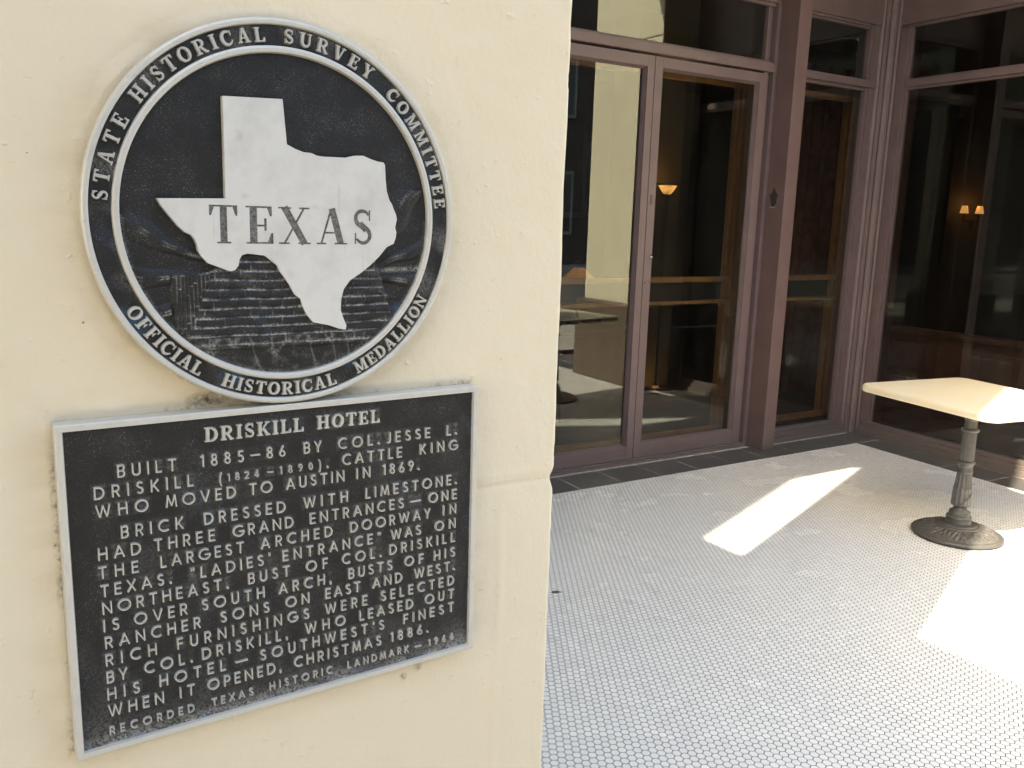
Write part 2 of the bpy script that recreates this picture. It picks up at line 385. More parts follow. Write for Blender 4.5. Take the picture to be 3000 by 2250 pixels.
def hexgeo(cx, cy, z0, z1, dx=0.0, dz=0.0, tilt=(0, 0)):
    pl = hexpoly(cx, cy, tr)
    a = clip(pl, lambda p: p[1] <= TF_Y, lambda p: TF_Y-p[1]) if cy > TF_Y-P else pl
    if cx > g2x(cy)-P: a = clip(a, lambda p: p[0] <= g2x(p[1]), lambda p: g2x(p[1])-p[0])
    if len(a) < 3: return None
    n = len(a); ch = 0.0005
    mx = sum(p[0] for p in a)/n; my = sum(p[1] for p in a)/n
    top = [(p[0]+(mx-p[0])*ch/tr, p[1]+(my-p[1])*ch/tr) for p in a]
    vs = [(x, y, z0) for x, y in a] + [(x, y, z1-0.0003+dz) for x, y in a] + [(x, y, z1+dz+(x-mx)*tilt[0]+(y-my)*tilt[1]) for x, y in top]
    fs = [(i, (i+1) % n, n+(i+1) % n, n+i) for i in range(n)] + [(n+i, n+(i+1) % n, 2*n+(i+1) % n, 2*n+i) for i in range(n)] + [tuple(range(2*n, 3*n))]
    return vs, fs
scored = []
for c in cells:
    x, y, d = proj((c[0], c[1], 0))
    vis = 1590 < x < 3000 and 0 < y < 2245
    scored.append((-(1.0/d) if vis else 0, c))
scored.sort()
big = [c for s_, c in scored[:300]]; bigset = set(big)
hexmeshes = []
for k in range(6):
    vs, fs = hexgeo(0, 0, -0.008, 0.0, dz=random.uniform(-0.0002, 0.0002), tilt=(random.uniform(-.006, .006), random.uniform(-.006, .006)))
    vs, fs = [v_ for v_ in vs], fs
    me = bpy.data.meshes.new('hex_tile'); me.from_pydata(vs, [], fs); me.materials.append(M_hex)
    a = me.attributes.new('tint', 'FLOAT', 'FACE'); a.data.foreach_set('value', [random.random()]*len(fs))
    hexmeshes.append(me)
def put(name, me, parent, loc, rz=0.0):
    o = bpy.data.objects.new(name, me); COL.objects.link(o); o.parent = parent; o.location = loc; o.rotation_euler = (0, 0, rz); return o
for c in big:
    put('hex_tile', random.choice(hexmeshes), floor, (c[0], c[1], 0), R(60*random.randrange(6)))
b = MB(); tints = []
for c in cells:
    if c in bigset: continue
    g = hexgeo(c[0], c[1], -0.008, 0.0, dz=random.uniform(-0.0002, 0.0002), tilt=(random.uniform(-.006, .006), random.uniform(-.006, .006)))
    if g:
        b.add(*g); tints += [random.random()]*len(g[1])
hx = b.build('hex_tile_mosaic', M_hex, floor)
a = hx.data.attributes.new('tint', 'FLOAT', 'FACE'); a.data.foreach_set('value', tints)
tag(hx, kind='stuff')

# charcoal border tiles
MB().box((0.36, TF_Y+0.0005, -0.02), (5.7, 4.125, -0.0004)).build('joint_mortar', M_mortar, floor)
qq = MB().add([(g2x(0.3)+0.0005, 0.3, -0.0004), (g2x(0.3)+0.29, 0.3, -0.0004), (g2x(TF_Y)+0.29, TF_Y, -0.0004), (g2x(TF_Y)+0.0005, TF_Y, -0.0004)], [(0, 1, 2, 3)]).build('joint_mortar', M_mortar, floor)
def tile(w_, h_):
    me = bpy.data.meshes.new('border_tile'); q = 0.0015
    vs = [(0,0,-.01),(w_,0,-.01),(w_,h_,-.01),(0,h_,-.01),(0,0,-.001),(w_,0,-.001),(w_,h_,-.001),(0,h_,-.001),(q,q,0),(w_-q,q,0),(w_-q,h_-q,0),(q,h_-q,0)]
    fs = [(0,1,5,4),(1,2,6,5),(2,3,7,6),(3,0,4,7),(4,5,9,8),(5,6,10,9),(6,7,11,10),(7,4,8,11),(8,9,10,11)]
    me.from_pydata(vs, [], fs); me.materials.append(M_slate); return me
tme = tile(0.3005, 0.262)
for k in range(-8, 9):
    x0 = 2.905 + 0.3075*k
    if x0 + 0.302 > 5.40: 
        break
    put('border_tile', tme, floor, (x0+0.003, TF_Y+0.003, random.uniform(-.0004, .0004)))
tcw = tile(5.66-(2.905+0.3075*8+0.003), 0.262)
put('border_tile', tcw, floor, (2.905+0.3075*8+0.003, TF_Y+0.003, 0))
tm2 = tile(0.262, 0.3235)
for k in range(12):
    y1 = TF_Y - 0.006 - 0.331*k
    yb = y1-0.325
    if yb < 0.3: break
    put('border_tile', tm2, floor, (g2x(yb)+0.006, yb, random.uniform(-.0004, .0004)), -G2A if False else -G2A)
# pale mortar line at the foot of the doors
MB().box((0.36, 4.119, -0.012), (4.55, 4.140, 0.004)).build('mortar_line', M_mortar, floor, bevel=0.003)
MB().box((4.66, 4.090, -0.012), (5.56, 4.106, 0.003)).build('mortar_line', M_mortar, floor, bevel=0.003)

# ------------------------------------------------------------------ the pier that carries the plaque (its own frame: x along the wall, y into it, z up from the plate's corner)
WY = 0.019                                    # wall face behind the plate's front plane
UE = 0.5275
def pier_face():
    prof = []                                 # (x, y, nx, ny) walk along the face, round the corner, back along the return
    x = -0.375
    while x < UE-0.007: prof.append((x, WY, 0, -1)); x += 0.0045 if x < UE-0.03 else 0.002
    for k in range(0, 8):
        a = math.pi/2*k/7; r_ = 0.007
        prof.append((UE-r_+r_*math.sin(a), WY+r_-r_*math.cos(a), math.sin(a), -math.cos(a)))
    y = WY+0.012
    while y < 0.60: prof.append((UE, y, 1, 0)); y += 0.006 if y < 0.06 else 0.05
    zs = []; z = -0.66
    while z < 0.62:
        zs.append(z); z += 0.0025 if abs(z+0.1235) < 0.03 else 0.005
    vs = []; n = len(prof)
    for z in zs:
        for (x, y, nx, ny) in prof:
            p = Vector((x, y*1.0, z))
            d = 0.0006*noise.noise(p*9) + 0.0005*noise.noise(p*40)
            zj = -0.1235 + 0.0015*noise.noise(Vector((x*8, 0, 3)))
            ed_ = max(0.0, min(1.0, (x-(UE-0.012))/0.010)); dep = 0.0011 + 0.0010*noise.noise(Vector((x*14, 1, 0))) + 0.0060*ed_*ed_
            g = math.exp(-((z-zj)/(0.0028+0.0065*ed_))**2)
            fade = max(0.0, min(1.0, (x-0.36)/0.06)); dep *= 0.12+0.88*fade
            d -= dep*g
            d += 0.0007*fade*math.exp(-((z-zj-0.012)/0.006)**2)
            # worn, chipped arris
            e = math.exp(-((x-UE)**2+(y-WY)**2)/0.008**2)
            c_ = noise.noise(Vector((0, 0, z*38))) + 0.6*noise.noise(Vector((2, 0, z*110)))
            d += e*(0.0012*noise.noise(Vector((0, 5, z*7))) - 0.0022*max(0, c_-0.25))
            if ny < -0.9:
                # paint built up round the medallion and the plate, a sag line down the right
                rm = math.hypot(x-MC[0], z-MC[1])
                d += 0.0022*math.exp(-((rm-0.1745)/0.0028)**2)*(0.6+0.8*noise.noise(Vector((x*20, z*20, 1))))*(1 if z > 0.01 else 0)
                d += 0.0011*math.exp(-((rm-0.190)/0.006)**2)*(0.3+noise.noise(Vector((x*9, z*9, 4))))
                bx = max(-x, x-PW); bz = max(-PH-z, z)
                db = max(bx, bz)
                if 0 < db < 0.03: d += 0.0018*math.exp(-((db-0.004)/0.0028)**2)*(0.5+0.8*noise.noise(Vector((x*30, z*30, 9))))
                if z < -0.14: d += 0.0016*math.exp(-((x-0.451-0.003*noise.noise(Vector((0, 7, z*6))))/0.004)**2)*min(1, (-0.14-z)/0.04)
                b_ = noise.noise(Vector((x*55, z*55, 6)))
                if b_ > 0.62: d += (b_-0.62)*0.003
            vs.append((x+nx*d, y+ny*d, z))
    fs = [(j*n+i, j*n+i+1, (j+1)*n+i+1, (j+1)*n+i) for j in range(len(zs)-1) for i in range(n-1)]
    return vs, fs
pier = empty('stone_pier', ORG, WA, 'cream painted stone pier in the foreground carrying the round medallion and the plaque', 'pier')
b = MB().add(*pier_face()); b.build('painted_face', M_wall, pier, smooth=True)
base_z = -ORG.z
MB().box((-0.374, WY+0.006, -0.655), (UE-0.006, 0.603, 6.0)).build('pier_core', M_stucco, pier)
MB().box((-0.375, WY, 0.622), (UE, 0.604, 6.0)).build('pier_shaft', M_stucco, pier)
MB().box((-0.42, WY-0.05, base_z-0.1), (UE+0.045, 0.64, base_z+0.70)).build('granite_plinth', M_granite, pier, bevel=0.006)

p2 = empty('stone_pier', (5.20, 1.40, 0), 0, 'cream painted stone pier on red granite plinth, mirrored in the left glass door', 'pier')
MB().box((0.0, 0.0, 0.76), (0.9, 0.96, 3.10)).build('pier_shaft', M_stucco, p2, bevel=0.01)
MB().box((0.0, 0.0, 3.106), (0.9, 0.96, 7.0)).build('pier_shaft', M_stucco, p2, bevel=0.01)
MB().box((-0.07, -0.05, -0.01), (0.95, 0.99, 0.758)).build('granite_plinth', M_granite, p2, bevel=0.008)

blocker_pier = empty('stone_pier', (-3.3, 0.80, 0), 0, 'unseen cream stone pier added left of the plaque pier to edge the sun patch', 'pier')  # added out of view; its corner bounds the narrow sun patch
MB().box((0.0, 0.0, -0.01), (0.95, 0.6, 7.0)).build('pier_shaft', M_stucco, blocker_pier)

# unseen canopy slab added to shape the sun patches, and the porch ceiling
b = MB().box((-14, -3.3, 4.0), (-0.945, 1.90, 4.16)); tag(b.build('sun_block_canopy', M_ceil), 'unseen canopy slab added left of the plaque pier to shade the wall and cut the sun patches', 'canopy')
b = MB().box((-14, 1.92, 4.0), (1.35, 4.3, 4.2)); b.box((1.352, 2.05, 4.0), (6.6, 4.3, 4.2)); tag(b.build('porch_ceiling', M_ceil), kind='structure')  # out of view; the stepped front edge is shaped to trim the sun

tag(MB().box((0.15, 2.1, -0.005), (0.35, 4.16, 3.99)).build('light_block_wall', M_stucco), 'unseen cream wall added behind the plaque pier to block light from the left', 'wall')  # added out of view to keep side light off the projecting post
# street side seen only mirrored in the glass: the dark block across the road
fb = empty('far_building', (0, -16.2, 0), 0, 'dark brown brick building across the street, mirrored in the door glass', 'building')
MB().box((-30, -6, 0), (45, 0, 9.5)).build('wall', M_brick, fb)
for k in range(16):
    for z in (1.0, 4.8):
        x = -8 + 3.0*k
        f = MB().box((x, 0.002, z), (x+1.5, 0.12, z+2.1)).build('window', M_stonetrim, fb, bevel=0.02)
        MB().box((x+.12, 0.10, z+.12), (x+0.71, 0.135, z+1.98)).box((x+.79, 0.10, z+.12), (x+1.38, 0.135, z+1.98)).build('pane', M_darkglass, f)

# ------------------------------------------------------------------ shopfront with the doors (world axes)
FY = 4.17
sf = empty('shopfront', (4.0, FY, 0), 0, 'mauve painted shopfront with two glass doors and transoms behind the tiled porch', 'shopfront')
off = Vector((4.0, FY, 0))
def sbox(name, a, c, mat=M_mauve, par=None, bev=0.002):
    b = MB().box(tuple(Vector(a)-off), tuple(Vector(c)-off)); return b.build(name, mat, par or sf, bevel=bev)
GY = 4.205
def pane(name, x0, x1, z0, z1, par, y=GY):
    return sbox(name, (x0, y, z0), (x1, y+0.006, z1), M_glass, par, 0)
def sash(name, x0, x1, z0, z1, gx0, gx1, gz0, gz1, y0=FY, bead=True):
    """a glazed leaf: two stiles, two rails and beads as one frame"""
    o = off; b = MB()
    def bx(a, c): b.box(tuple(Vector(a)-o), tuple(Vector(c)-o))
    bx((x0, y0, z0), (gx0-0.012, y0+0.045, z1)); bx((gx1+0.012, y0, z0), (x1, y0+0.045, z1))
    bx((gx0-0.012, y0+0.0004, z0+0.0004), (gx1+0.012, y0+0.045, gz0-0.012)); bx((gx0-0.012, y0+0.0004, gz1+0.012), (gx1+0.012, y0+0.045, z1-0.0004))
    # sloped beads
    for (ax, az, cx, cz, px_, pz_) in ((gx0, gz0, gx0, gz1, -1, 0), (gx1, gz0, gx1, gz1, 1, 0), (gx0, gz0, gx1, gz0, 0, -1), (gx0, gz1, gx1, gz1, 0, 1)):
        if px_: q = [(ax+px_*0.012, y0+0.006, az-0.012), (ax, y0+0.032, az), (cx, y0+0.032, cz), (cx+px_*0.012, y0+0.006, cz+0.012)]
        else: q = [(ax-0.012, y0+0.006, az+pz_*0.012), (ax, y0+0.032, az), (cx, y0+0.032, cz), (cx+0.012, y0+0.006, cz+pz_*0.012)]
        q = [Vector(v_)-o for v_ in q]
        back = [v_+Vector((0, 0.012, 0)) for v_ in q]
        b.add(q+back, [(0,1,2,3),(7,6,5,4),(0,4,5,1),(1,5,6,2),(2,6,7,3),(3,7,4,0)])
    return b.build(name, M_mauve, sf, bevel=0.0012)
# door leaves
d1 = sash('door', 2.675, 3.5335, 0.028, 2.490, 2.745, 3.468, 0.122, 2.414); tag(d1, 'left glass door reflecting the pier and the tiled floor')
pane('glass_pane', 2.745, 3.468, 0.122, 2.414, d1)
d2o = sash('door', 3.5375, 4.452, 0.028, 2.490, 3.610, 4.406, 0.128, 2.418); tag(d2o, 'right glass door with scuffed bottom rail')
pane('glass_pane', 3.610, 4.406, 0.128, 2.418, d2o)
def lock(x, z, r_=0.010):
    b = MB().lathe([(0.0, -0.012), (r_*0.55, -0.012), (r_*0.6, -0.010), (r_, -0.008), (r_*1.1, 0.0)], 20)
    o = b.build('lock_cylinder', M_steel, d2o, smooth=True); o.location = Vector((x, FY, z))-off; o.rotation_euler = (R(-90), 0, 0)
    o.rotation_euler = (R(-90), 0, 0)
    return o
lk = MB()
lk.lathe([(0.0, 0.012), (0.005, 0.012), (0.006, 0.010), (0.010, 0.008), (0.011, 0.0)], 20)
lko = lk.build('lock_cylinder', M_steel, d2o, smooth=True); lko.location = Vector((3.5880, FY, 1.313))-off; lko.rotation_euler = (R(90), 0, 0)
for (x, z) in ((3.589, 1.160), (3.553, 1.155)):
    q = MB().lathe([(0.0, 0.0015), (0.0045, 0.0015), (0.005, 0.0)], 12).build('screw_head', M_iron_d, d2o); q.location = Vector((x, FY, z))-off; q.rotation_euler = (R(90), 0, 0)
b = MB().box((-0.009, -0.0012, -0.03), (0.009, 0.0, 0.03)); q = b.build('worn_label', simple('worn_sticker', (0.10, 0.085, 0.075), 0.8, nscale=300, var=0.5), d2o); q.location = Vector((3.563, FY, 1.66))-off
# threshold and jambs
sbox('threshold', (2.64, 4.142, -0.01), (4.53, 4.19, 0.014)); sbox('threshold', (2.64, 4.158, 0.0142), (4.53, 4.19, 0.0265))
sbox('jamb', (4.455, FY+0.006, 0.0), (4.492, FY+0.06, 2.502)); sbox('jamb', (4.492, FY+0.03, 0.0), (4.526, FY+0.06, 2.502))
sbox('jamb', (4.526, FY-0.008, 0.0), (4.575, FY+0.05, 4.0))
# transom bar, transom lights
sbox('transom_bar', (2.0, FY-0.016, 2.503), (4.5258, FY+0.05, 2.556)); sbox('transom_bar', (2.0, FY+0.006, 2.5562), (4.5257, FY+0.05, 2.572))
pane('glass_pane', 2.0, 4.462, 2.572, 2.905, sf)
sbox('transom_stile', (4.462, FY+0.012, 2.573), (4.474, FY+0.05, 2.904)); sbox('transom_stile', (4.4742, FY+0.035, 2.5722), (4.5255, FY+0.05, 2.904))
sbox('head_rail', (2.0, FY+0.014, 2.905), (4.5258, FY+0.05, 2.925)); sbox('head_panel', (2.0, FY-0.004, 2.9252), (4.5256, FY+0.05, 4.0))
# bay to the left of the doors, hidden behind the plaque pier from the photographer's spot
sbox('mullion_post', (2.50, 4.012, 0.0), (2.612, 4.160, 4.0), M_mauve2, None, 0.0025)
sbox('jamb', (2.612, FY-0.008, 0.0), (2.672, FY+0.05, 2.502))
sbox('transom_bar', (0.352, FY-0.016, 2.503), (1.9995, FY+0.05, 2.556)); sbox('transom_bar', (0.352, FY+0.006, 2.5562), (1.9995, FY+0.05, 2.572))
sbox('head_rail', (0.352, FY+0.014, 2.905), (1.9995, FY+0.05, 2.925)); sbox('head_panel', (0.352, FY-0.004, 2.9252), (1.9995, FY+0.05, 4.0))
sbox('sill', (0.352, 4.112, -0.004), (2.50, 4.19, 0.040), M_sill); sbox('sill', (0.352, 4.130, 0.0402), (2.50, 4.19, 0.070), M_sill); sbox('sill', (0.352, 4.152, 0.0702), (2.50, 4.20, 0.092), M_sill)
sbox('stile', (0.352, FY, 0.0922), (0.44, FY+0.05, 2.5028)); sbox('stile', (2.41, FY, 0.0922), (2.50, FY+0.05, 2.5028)); sbox('stile', (1.40, FY, 0.0922), (1.47, FY+0.05, 2.5028))
pane('glass_pane', 0.44, 1.40, 0.092, 2.503, sf); pane('glass_pane', 1.47, 2.41, 0.092, 2.503, sf); pane('glass_pane', 0.352, 1.999, 2.572, 2.905, sf)
# projecting post
sbox('mullion_post', (4.556, 4.012, 0.0), (4.668, 4.160, 4.0), M_mauve2, None, 0.0025)
sc_v = [(0.0, 0.030*math.cos(R(a_))*(1+0.25*math.sin(a_*0.09)), 0.055*math.sin(R(a_))*(1+0.2*math.cos(a_*0.07))) for a_ in range(0, 360, 20)]
nS = len(sc_v)
q = MB().add([(x-0.0008, y, z) for x, y, z in sc_v]+[(x+0.001, y*1.03, z*1.03) for x, y, z in sc_v], [tuple(range(nS))]+[(i, (i+1) % nS, nS+(i+1) % nS, nS+i) for i in range(nS)]).build('scuffed_patch', M_iron_d, sf)
q.location = Vector((4.556, 4.100, 1.705))-off
q = MB().add([(-0.0012, 0.026*math.cos(R(a_)), -0.052+0.012*math.sin(R(a_))) for a_ in range(180, 361, 20)]+[(-0.0012, 0.026*math.cos(R(a_)), -0.052+0.004*math.sin(R(a_))) for a_ in range(360, 179, -20)], [tuple(range(20))]).build('paint_chip', M_stonetrim, sf)
q.location = Vector((4.556, 4.100, 1.705))-off
# right-hand bay
sbox('sill', (4.66, 4.112, -0.004), (5.565, 4.19, 0.040), M_sill); sbox('sill', (4.66, 4.130, 0.0402), (5.565, 4.19, 0.070), M_sill); sbox('sill', (4.66, 4.152, 0.0702), (5.565, 4.20, 0.092), M_sill)
pane('glass_pane', 4.62, 5.477, 0.092, 2.482, sf); pane('glass_pane', 4.62, 5.477, 2.552, 2.895, sf)
sbox('stile', (5.477, FY+0.006, 0.0922), (5.505, FY+0.05, 2.9248)); sbox('stile', (5.505, FY-0.004, 0.0922), (5.566, FY+0.05, 2.9246))
sbox('stile', (4.62, FY, 0.0922), (4.70, FY+0.05, 2.9246))
sbox('transom_bar', (4.66, FY-0.018, 2.503), (5.5635, FY+0.049, 2.552)); sbox('transom_bar', (4.66, FY+0.004, 2.482), (5.4768, FY+0.049, 2.5028))
sbox('head_rail', (4.66, FY+0.012, 2.895), (5.4768, FY+0.049, 2.9082)); sbox('head_rail', (4.66, FY-0.002, 2.9084), (5.4766, FY+0.049, 2.9246)); sbox('head_panel', (4.66, FY-0.014, 2.925), (5.57, FY+0.05, 4.0))
# ribbed corner post: a fluted strip turned across the corner
cp = MB()
c0 = Vector((5.566, 4.172)); c1 = Vector((5.690, 4.062)); dv = (c1-c0); ln = dv.length; dv.normalize(); nv = Vector((-0.66, -0.75)).normalized()
prf = [(0, 0), (0.05, 0.006), (0.17, 0.006), (0.19, 0.018), (0.27, 0.024), (0.30, 0.010), (0.36, 0.008), (0.39, 0.024), (0.50, 0.030), (0.56, 0.030), (0.60, 0.012), (0.66, 0.010), (0.69, 0.026), (0.80, 0.024), (0.83, 0.008), (0.95, 0.006), (1.0, 0)]
pts = [tuple(c0 + dv*(u_*ln) + nv*h_) for u_, h_ in prf] + [(5.74, 4.10), (5.74, 4.26), (5.60, 4.26)]
cp.prism([(x-off.x, y-off.y) for x, y in pts], 0.0, 4.0)
cp.build('corner_post', M_mauve, sf, bevel=0.0015)

# ------------------------------------------------------------------ the window wall on the right, turned a little
gw = empty('window_wall', (5.655, 4.085, 0), -R(1.6), 'mauve framed plate glass window to the right of the ribbed corner post', 'window')
# local frame: -y runs from the corner toward the street, x into the building
def wbox(name, a, c, mat=M_mauve, bev=0.002): return MB().box(a, c).build(name, mat, gw, bevel=bev)
LY = -1.66
wbox('sill', (-0.040, LY, -0.004), (0.06, -0.03, 0.042), M_sill); wbox('sill', (-0.018, LY, 0.0422), (0.06, -0.032, 0.070), M_sill); wbox('sill', (0.004, LY, 0.0702), (0.06, -0.034, 0.096), M_sill)
wbox('stile', (0.006, -0.082, 0.0962), (0.06, -0.012, 2.905)); wbox('stile', (0.018, -0.100, 0.0962), (0.06, -0.082, 2.905))
wbox('glass_pane', (0.040, LY, 0.0962), (0.046, -0.100, 2.488), M_glass, 0); wbox('glass_pane', (0.040, LY, 2.560), (0.046, -0.100, 2.905), M_glass, 0)
wbox('transom_bar', (0.006, LY, 2.505), (0.06, -0.0995, 2.545)); wbox('transom_bar', (0.018, LY, 2.488), (0.06, -0.0995, 2.5048)); wbox('transom_bar', (0.018, LY, 2.5452), (0.06, -0.0995, 2.560))
wbox('head_rail', (0.016, LY, 2.9052), (0.06, -0.012, 2.925)); wbox('head_panel', (-0.002, LY, 2.9252), (0.06, -0.012, 4.0))
wbox('stile', (0.0, LY-0.12, 0.0), (0.06, LY, 4.0))

# ------------------------------------------------------------------ room behind the glass
b = MB()
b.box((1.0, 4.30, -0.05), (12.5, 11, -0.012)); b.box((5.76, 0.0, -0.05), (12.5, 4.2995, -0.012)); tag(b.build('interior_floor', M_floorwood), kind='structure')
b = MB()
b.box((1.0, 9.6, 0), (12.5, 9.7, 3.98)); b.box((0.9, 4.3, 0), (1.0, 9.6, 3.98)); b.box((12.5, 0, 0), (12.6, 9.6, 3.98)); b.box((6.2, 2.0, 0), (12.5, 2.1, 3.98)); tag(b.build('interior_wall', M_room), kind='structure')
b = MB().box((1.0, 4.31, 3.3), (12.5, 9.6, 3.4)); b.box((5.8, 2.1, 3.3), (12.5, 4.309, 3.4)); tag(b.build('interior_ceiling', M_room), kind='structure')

def inner_frame(x0, x1, z0, z1, y, fw, label, zm=(1.004, 1.130)):
    e = empty('inner_window_frame', (x0, y, 0), 0, label, 'window frame', 'honey oak frames behind the glass')
    w_ = x1-x0
    MB().box((w_-fw, 0, z0), (w_, 0.05, z1)).build('stile', M_gold, e, bevel=0.006)
    MB().box((w_-fw-0.035, 0.02, z0), (w_-fw, 0.07, z1)).build('stop_bead', M_gold, e, bevel=0.006)
    MB().box((0, 0, z0), (fw, 0.05, z1)).build('stile', M_gold, e, bevel=0.006)
    MB().box((fw, 0.003, z1-0.035), (w_-fw, 0.05, z1)).build('rail', M_gold, e, bevel=0.004)
    MB().box((fw, 0.003, z0), (w_-fw, 0.05, z0+0.04)).build('rail', M_gold, e, bevel=0.004)
    MB().box((fw, 0.003, zm[1]), (w_-fw, 0.05, zm[1]+0.036)).build('rail', M_gold, e, bevel=0.004)
    MB().box((fw, 0.003, zm[0]-0.024), (w_-fw, 0.05, zm[0])).build('rail', M_gold, e, bevel=0.004)
    MB().box((0.0, 0.052, zm[0]), (w_, 0.09, zm[1])).build('dark_rail', M_rubber, e)
    return e
inner_frame(2.62, 4.632, 0.046, 2.466, 4.42, 0.085, 'honey oak inner frame behind the two glass doors')
inner_frame(4.72, 5.785, 0.055, 2.482, 4.42, 0.10, 'honey oak inner frame in the narrow bay beside the ribbed corner post')

# curtains in the narrow bay
b = MB(); n = 90
for side in (0, 1):
    pass
vs = []; 
for j in range(2):
    for i in range(n):
        x = 5.45 + 1.35*i/(n-1); y = 5.35 + 0.035*math.sin(i*0.85) + 0.02*math.sin(i*0.37)
        vs.append((x-5.45, y-5.35, 0.02 if j == 0 else 2.9))
b.add(vs, [(i, i+1, n+i+1, n+i) for i in range(n-1)])
cu = b.build('curtain', M_curtain, smooth=True); cu.location = (5.45, 5.35, 0)
sm = cu.modifiers.new('thick', 'SOLIDIFY'); sm.thickness = 0.01
tag(cu, 'red brown pleated curtain inside the narrow window bay', 'curtain')

# mahogany screen behind the right-hand window
wn_ = empty('wood_screen', (6.15, 4.05, 0), 0, 'low dark mahogany panelled screen inside the right-hand window', 'screen')
MB().box((0, -1.05, 0.0), (0.05, 0.25, 0.74)).build('board', M_dkwood, wn_, bevel=0.004)
MB().box((-0.03, -1.08, 0.742), (0.08, 0.28, 0.785)).build('cap_rail', M_dkwood, wn_, bevel=0.006)
for k in range(3):
    y0 = -1.00+0.42*k
    MB().box((-0.014, y0, 0.12), (-0.001, y0+0.34, 0.40)).build('panel', M_dkwood, wn_, bevel=0.008)
    MB().box((-0.014, y0, 0.46), (-0.001, y0+0.34, 0.68)).build('panel', M_dkwood, wn_, bevel=0.008)
ps = MB().box((0, 0, 0), (0.08, 0.07, 3.0)).build('wood_post', M_dkwood, bevel=0.006); ps.location = (5.95, 4.14, 0); tag(ps, 'dark mahogany post standing inside the glass by the corner', 'post')
bx_ = MB().box((0, -0.5, 0), (0.05, 0.0, 0.80)).build('wood_cabinet', M_dkwood, bevel=0.004); bx_.location = (6.15, 2.72, 0); tag(bx_, 'brown wooden cabinet side behind the table, right of the dark gap', 'cabinet')

# wall of dark panelling far back, framed picture
pc = empty('picture_frame', (6.2, 9.55, 1.55), 0, 'dim framed picture on the back wall of the room', 'picture')
MB().box((0, -0.03, 0), (0.8, 0.0, 1.2)).build('frame', simple('tarnished_gilt', (0.10, 0.085, 0.06), 0.5), pc, bevel=0.01)
MB().box((0.07, -0.04, 0.07), (0.73, -0.031, 1.13)).build('canvas', M_room, pc)

# lamps that are lit in the photograph
bl = empty('floor_lamp', (5.265, 5.95, 0), 0, 'floor lamp with glowing amber alabaster bowl on a thin pole behind the right glass door', 'lamp')
MB().lathe([(0.015, 1.765), (0.03, 1.770), (0.048, 1.79), (0.065, 1.815), (0.083, 1.845), (0.077, 1.845), (0.05, 1.80), (0.015, 1.775)], 40).build('bowl', M_lamp2, bl, smooth=True)
MB().lathe([(0.079, 1.842), (0.110, 1.849), (0.111, 1.857), (0.079, 1.855), (0.079, 1.842)], 40).build('rim', M_rubber, bl)
MB().lathe([(0.0, 0.0), (0.15, 0.0), (0.15, 0.02), (0.03, 0.04), (0.011, 0.08), (0.011, 1.70), (0.025, 1.745), (0.025, 1.772), (0.0, 1.772)], 24).build('pole', M_iron_d, bl, smooth=True)
pl_ = bpy.data.lights.new('bowl_light', 'POINT'); pl_.energy = 0.25; pl_.color = (1.0, 0.55, 0.2); pl_.shadow_soft_size = 0.03
po = bpy.data.objects.new('bowl_light', pl_); COL.objects.link(po); po.parent = bl; po.location = (0, 0, 1.90)
pil = MB().box((-0.28, 0, 0), (0.28, 0.35, 3.29)).build('pilaster', simple('dark_olive_plaster', (0.09, 0.075, 0.05), 0.7, nscale=3), None, bevel=0.01); pil.location = (5.30, 6.13, 0); tag(pil, 'dark pilaster behind the glowing amber bowl lamp', 'pilaster')
pl_ = bpy.data.lights.new('bowl_light', 'POINT'); pl_.energy = 0.7; pl_.color = (1.0, 0.55, 0.2); pl_.shadow_soft_size = 0.03
po = bpy.data.objects.new('bowl_light', pl_); COL.objects.link(po); po.parent = bl; po.location = (0, 0, 0.07)  # second point light, low at the pole's foot, not in the bowl

tw = empty('twin_sconce', (9.86, 5.91, 1.73), R(-30), 'twin wall light with two small glowing shades deep inside the right-hand window', 'lamp')
for sgn in (-1, 1):
    o_ = MB().lathe([(0.034, 0.10), (0.056, 0.0), (0.053, 0.0), (0.031, 0.10)], 24).build('shade', M_lamp, tw, smooth=True); o_.location = (0.105*sgn, 0, 0.0)
    q = MB().box((-0.006, -0.006, -0.10), (0.006, 0.006, 0.02)).build('candle', M_rubber, tw); q.location = (0.105*sgn, 0, -0.01)
MB().box((-0.11, -0.008, -0.115), (0.11, 0.008, -0.10)).box((-0.02, -0.01, -0.22), (0.02, 0.01, -0.115)).build('arm', M_rubber, tw, bevel=0.003)
col_ = MB().box((-0.22, 0, 0), (0.22, 0.3, 3.29)).build('pilaster', simple('brown_pilaster', (0.08, 0.06, 0.045), 0.7, nscale=3), None, bevel=0.01); col_.location = (9.93, 6.03, 0); col_.rotation_euler = (0, 0, R(-30)); tag(col_, 'brown pilaster behind the twin shaded wall light', 'pilaster')
tw.scale = (0.85, 0.85, 0.85)
pl2 = bpy.data.lights.new('twin_light', 'POINT'); pl2.energy = 0.14; pl2.color = (1.0, 0.5, 0.18); pl2.shadow_soft_size = 0.03
po2 = bpy.data.objects.new('twin_light', pl2); COL.objects.link(po2); po2.parent = tw; po2.location = (0, -0.02, 0.13)

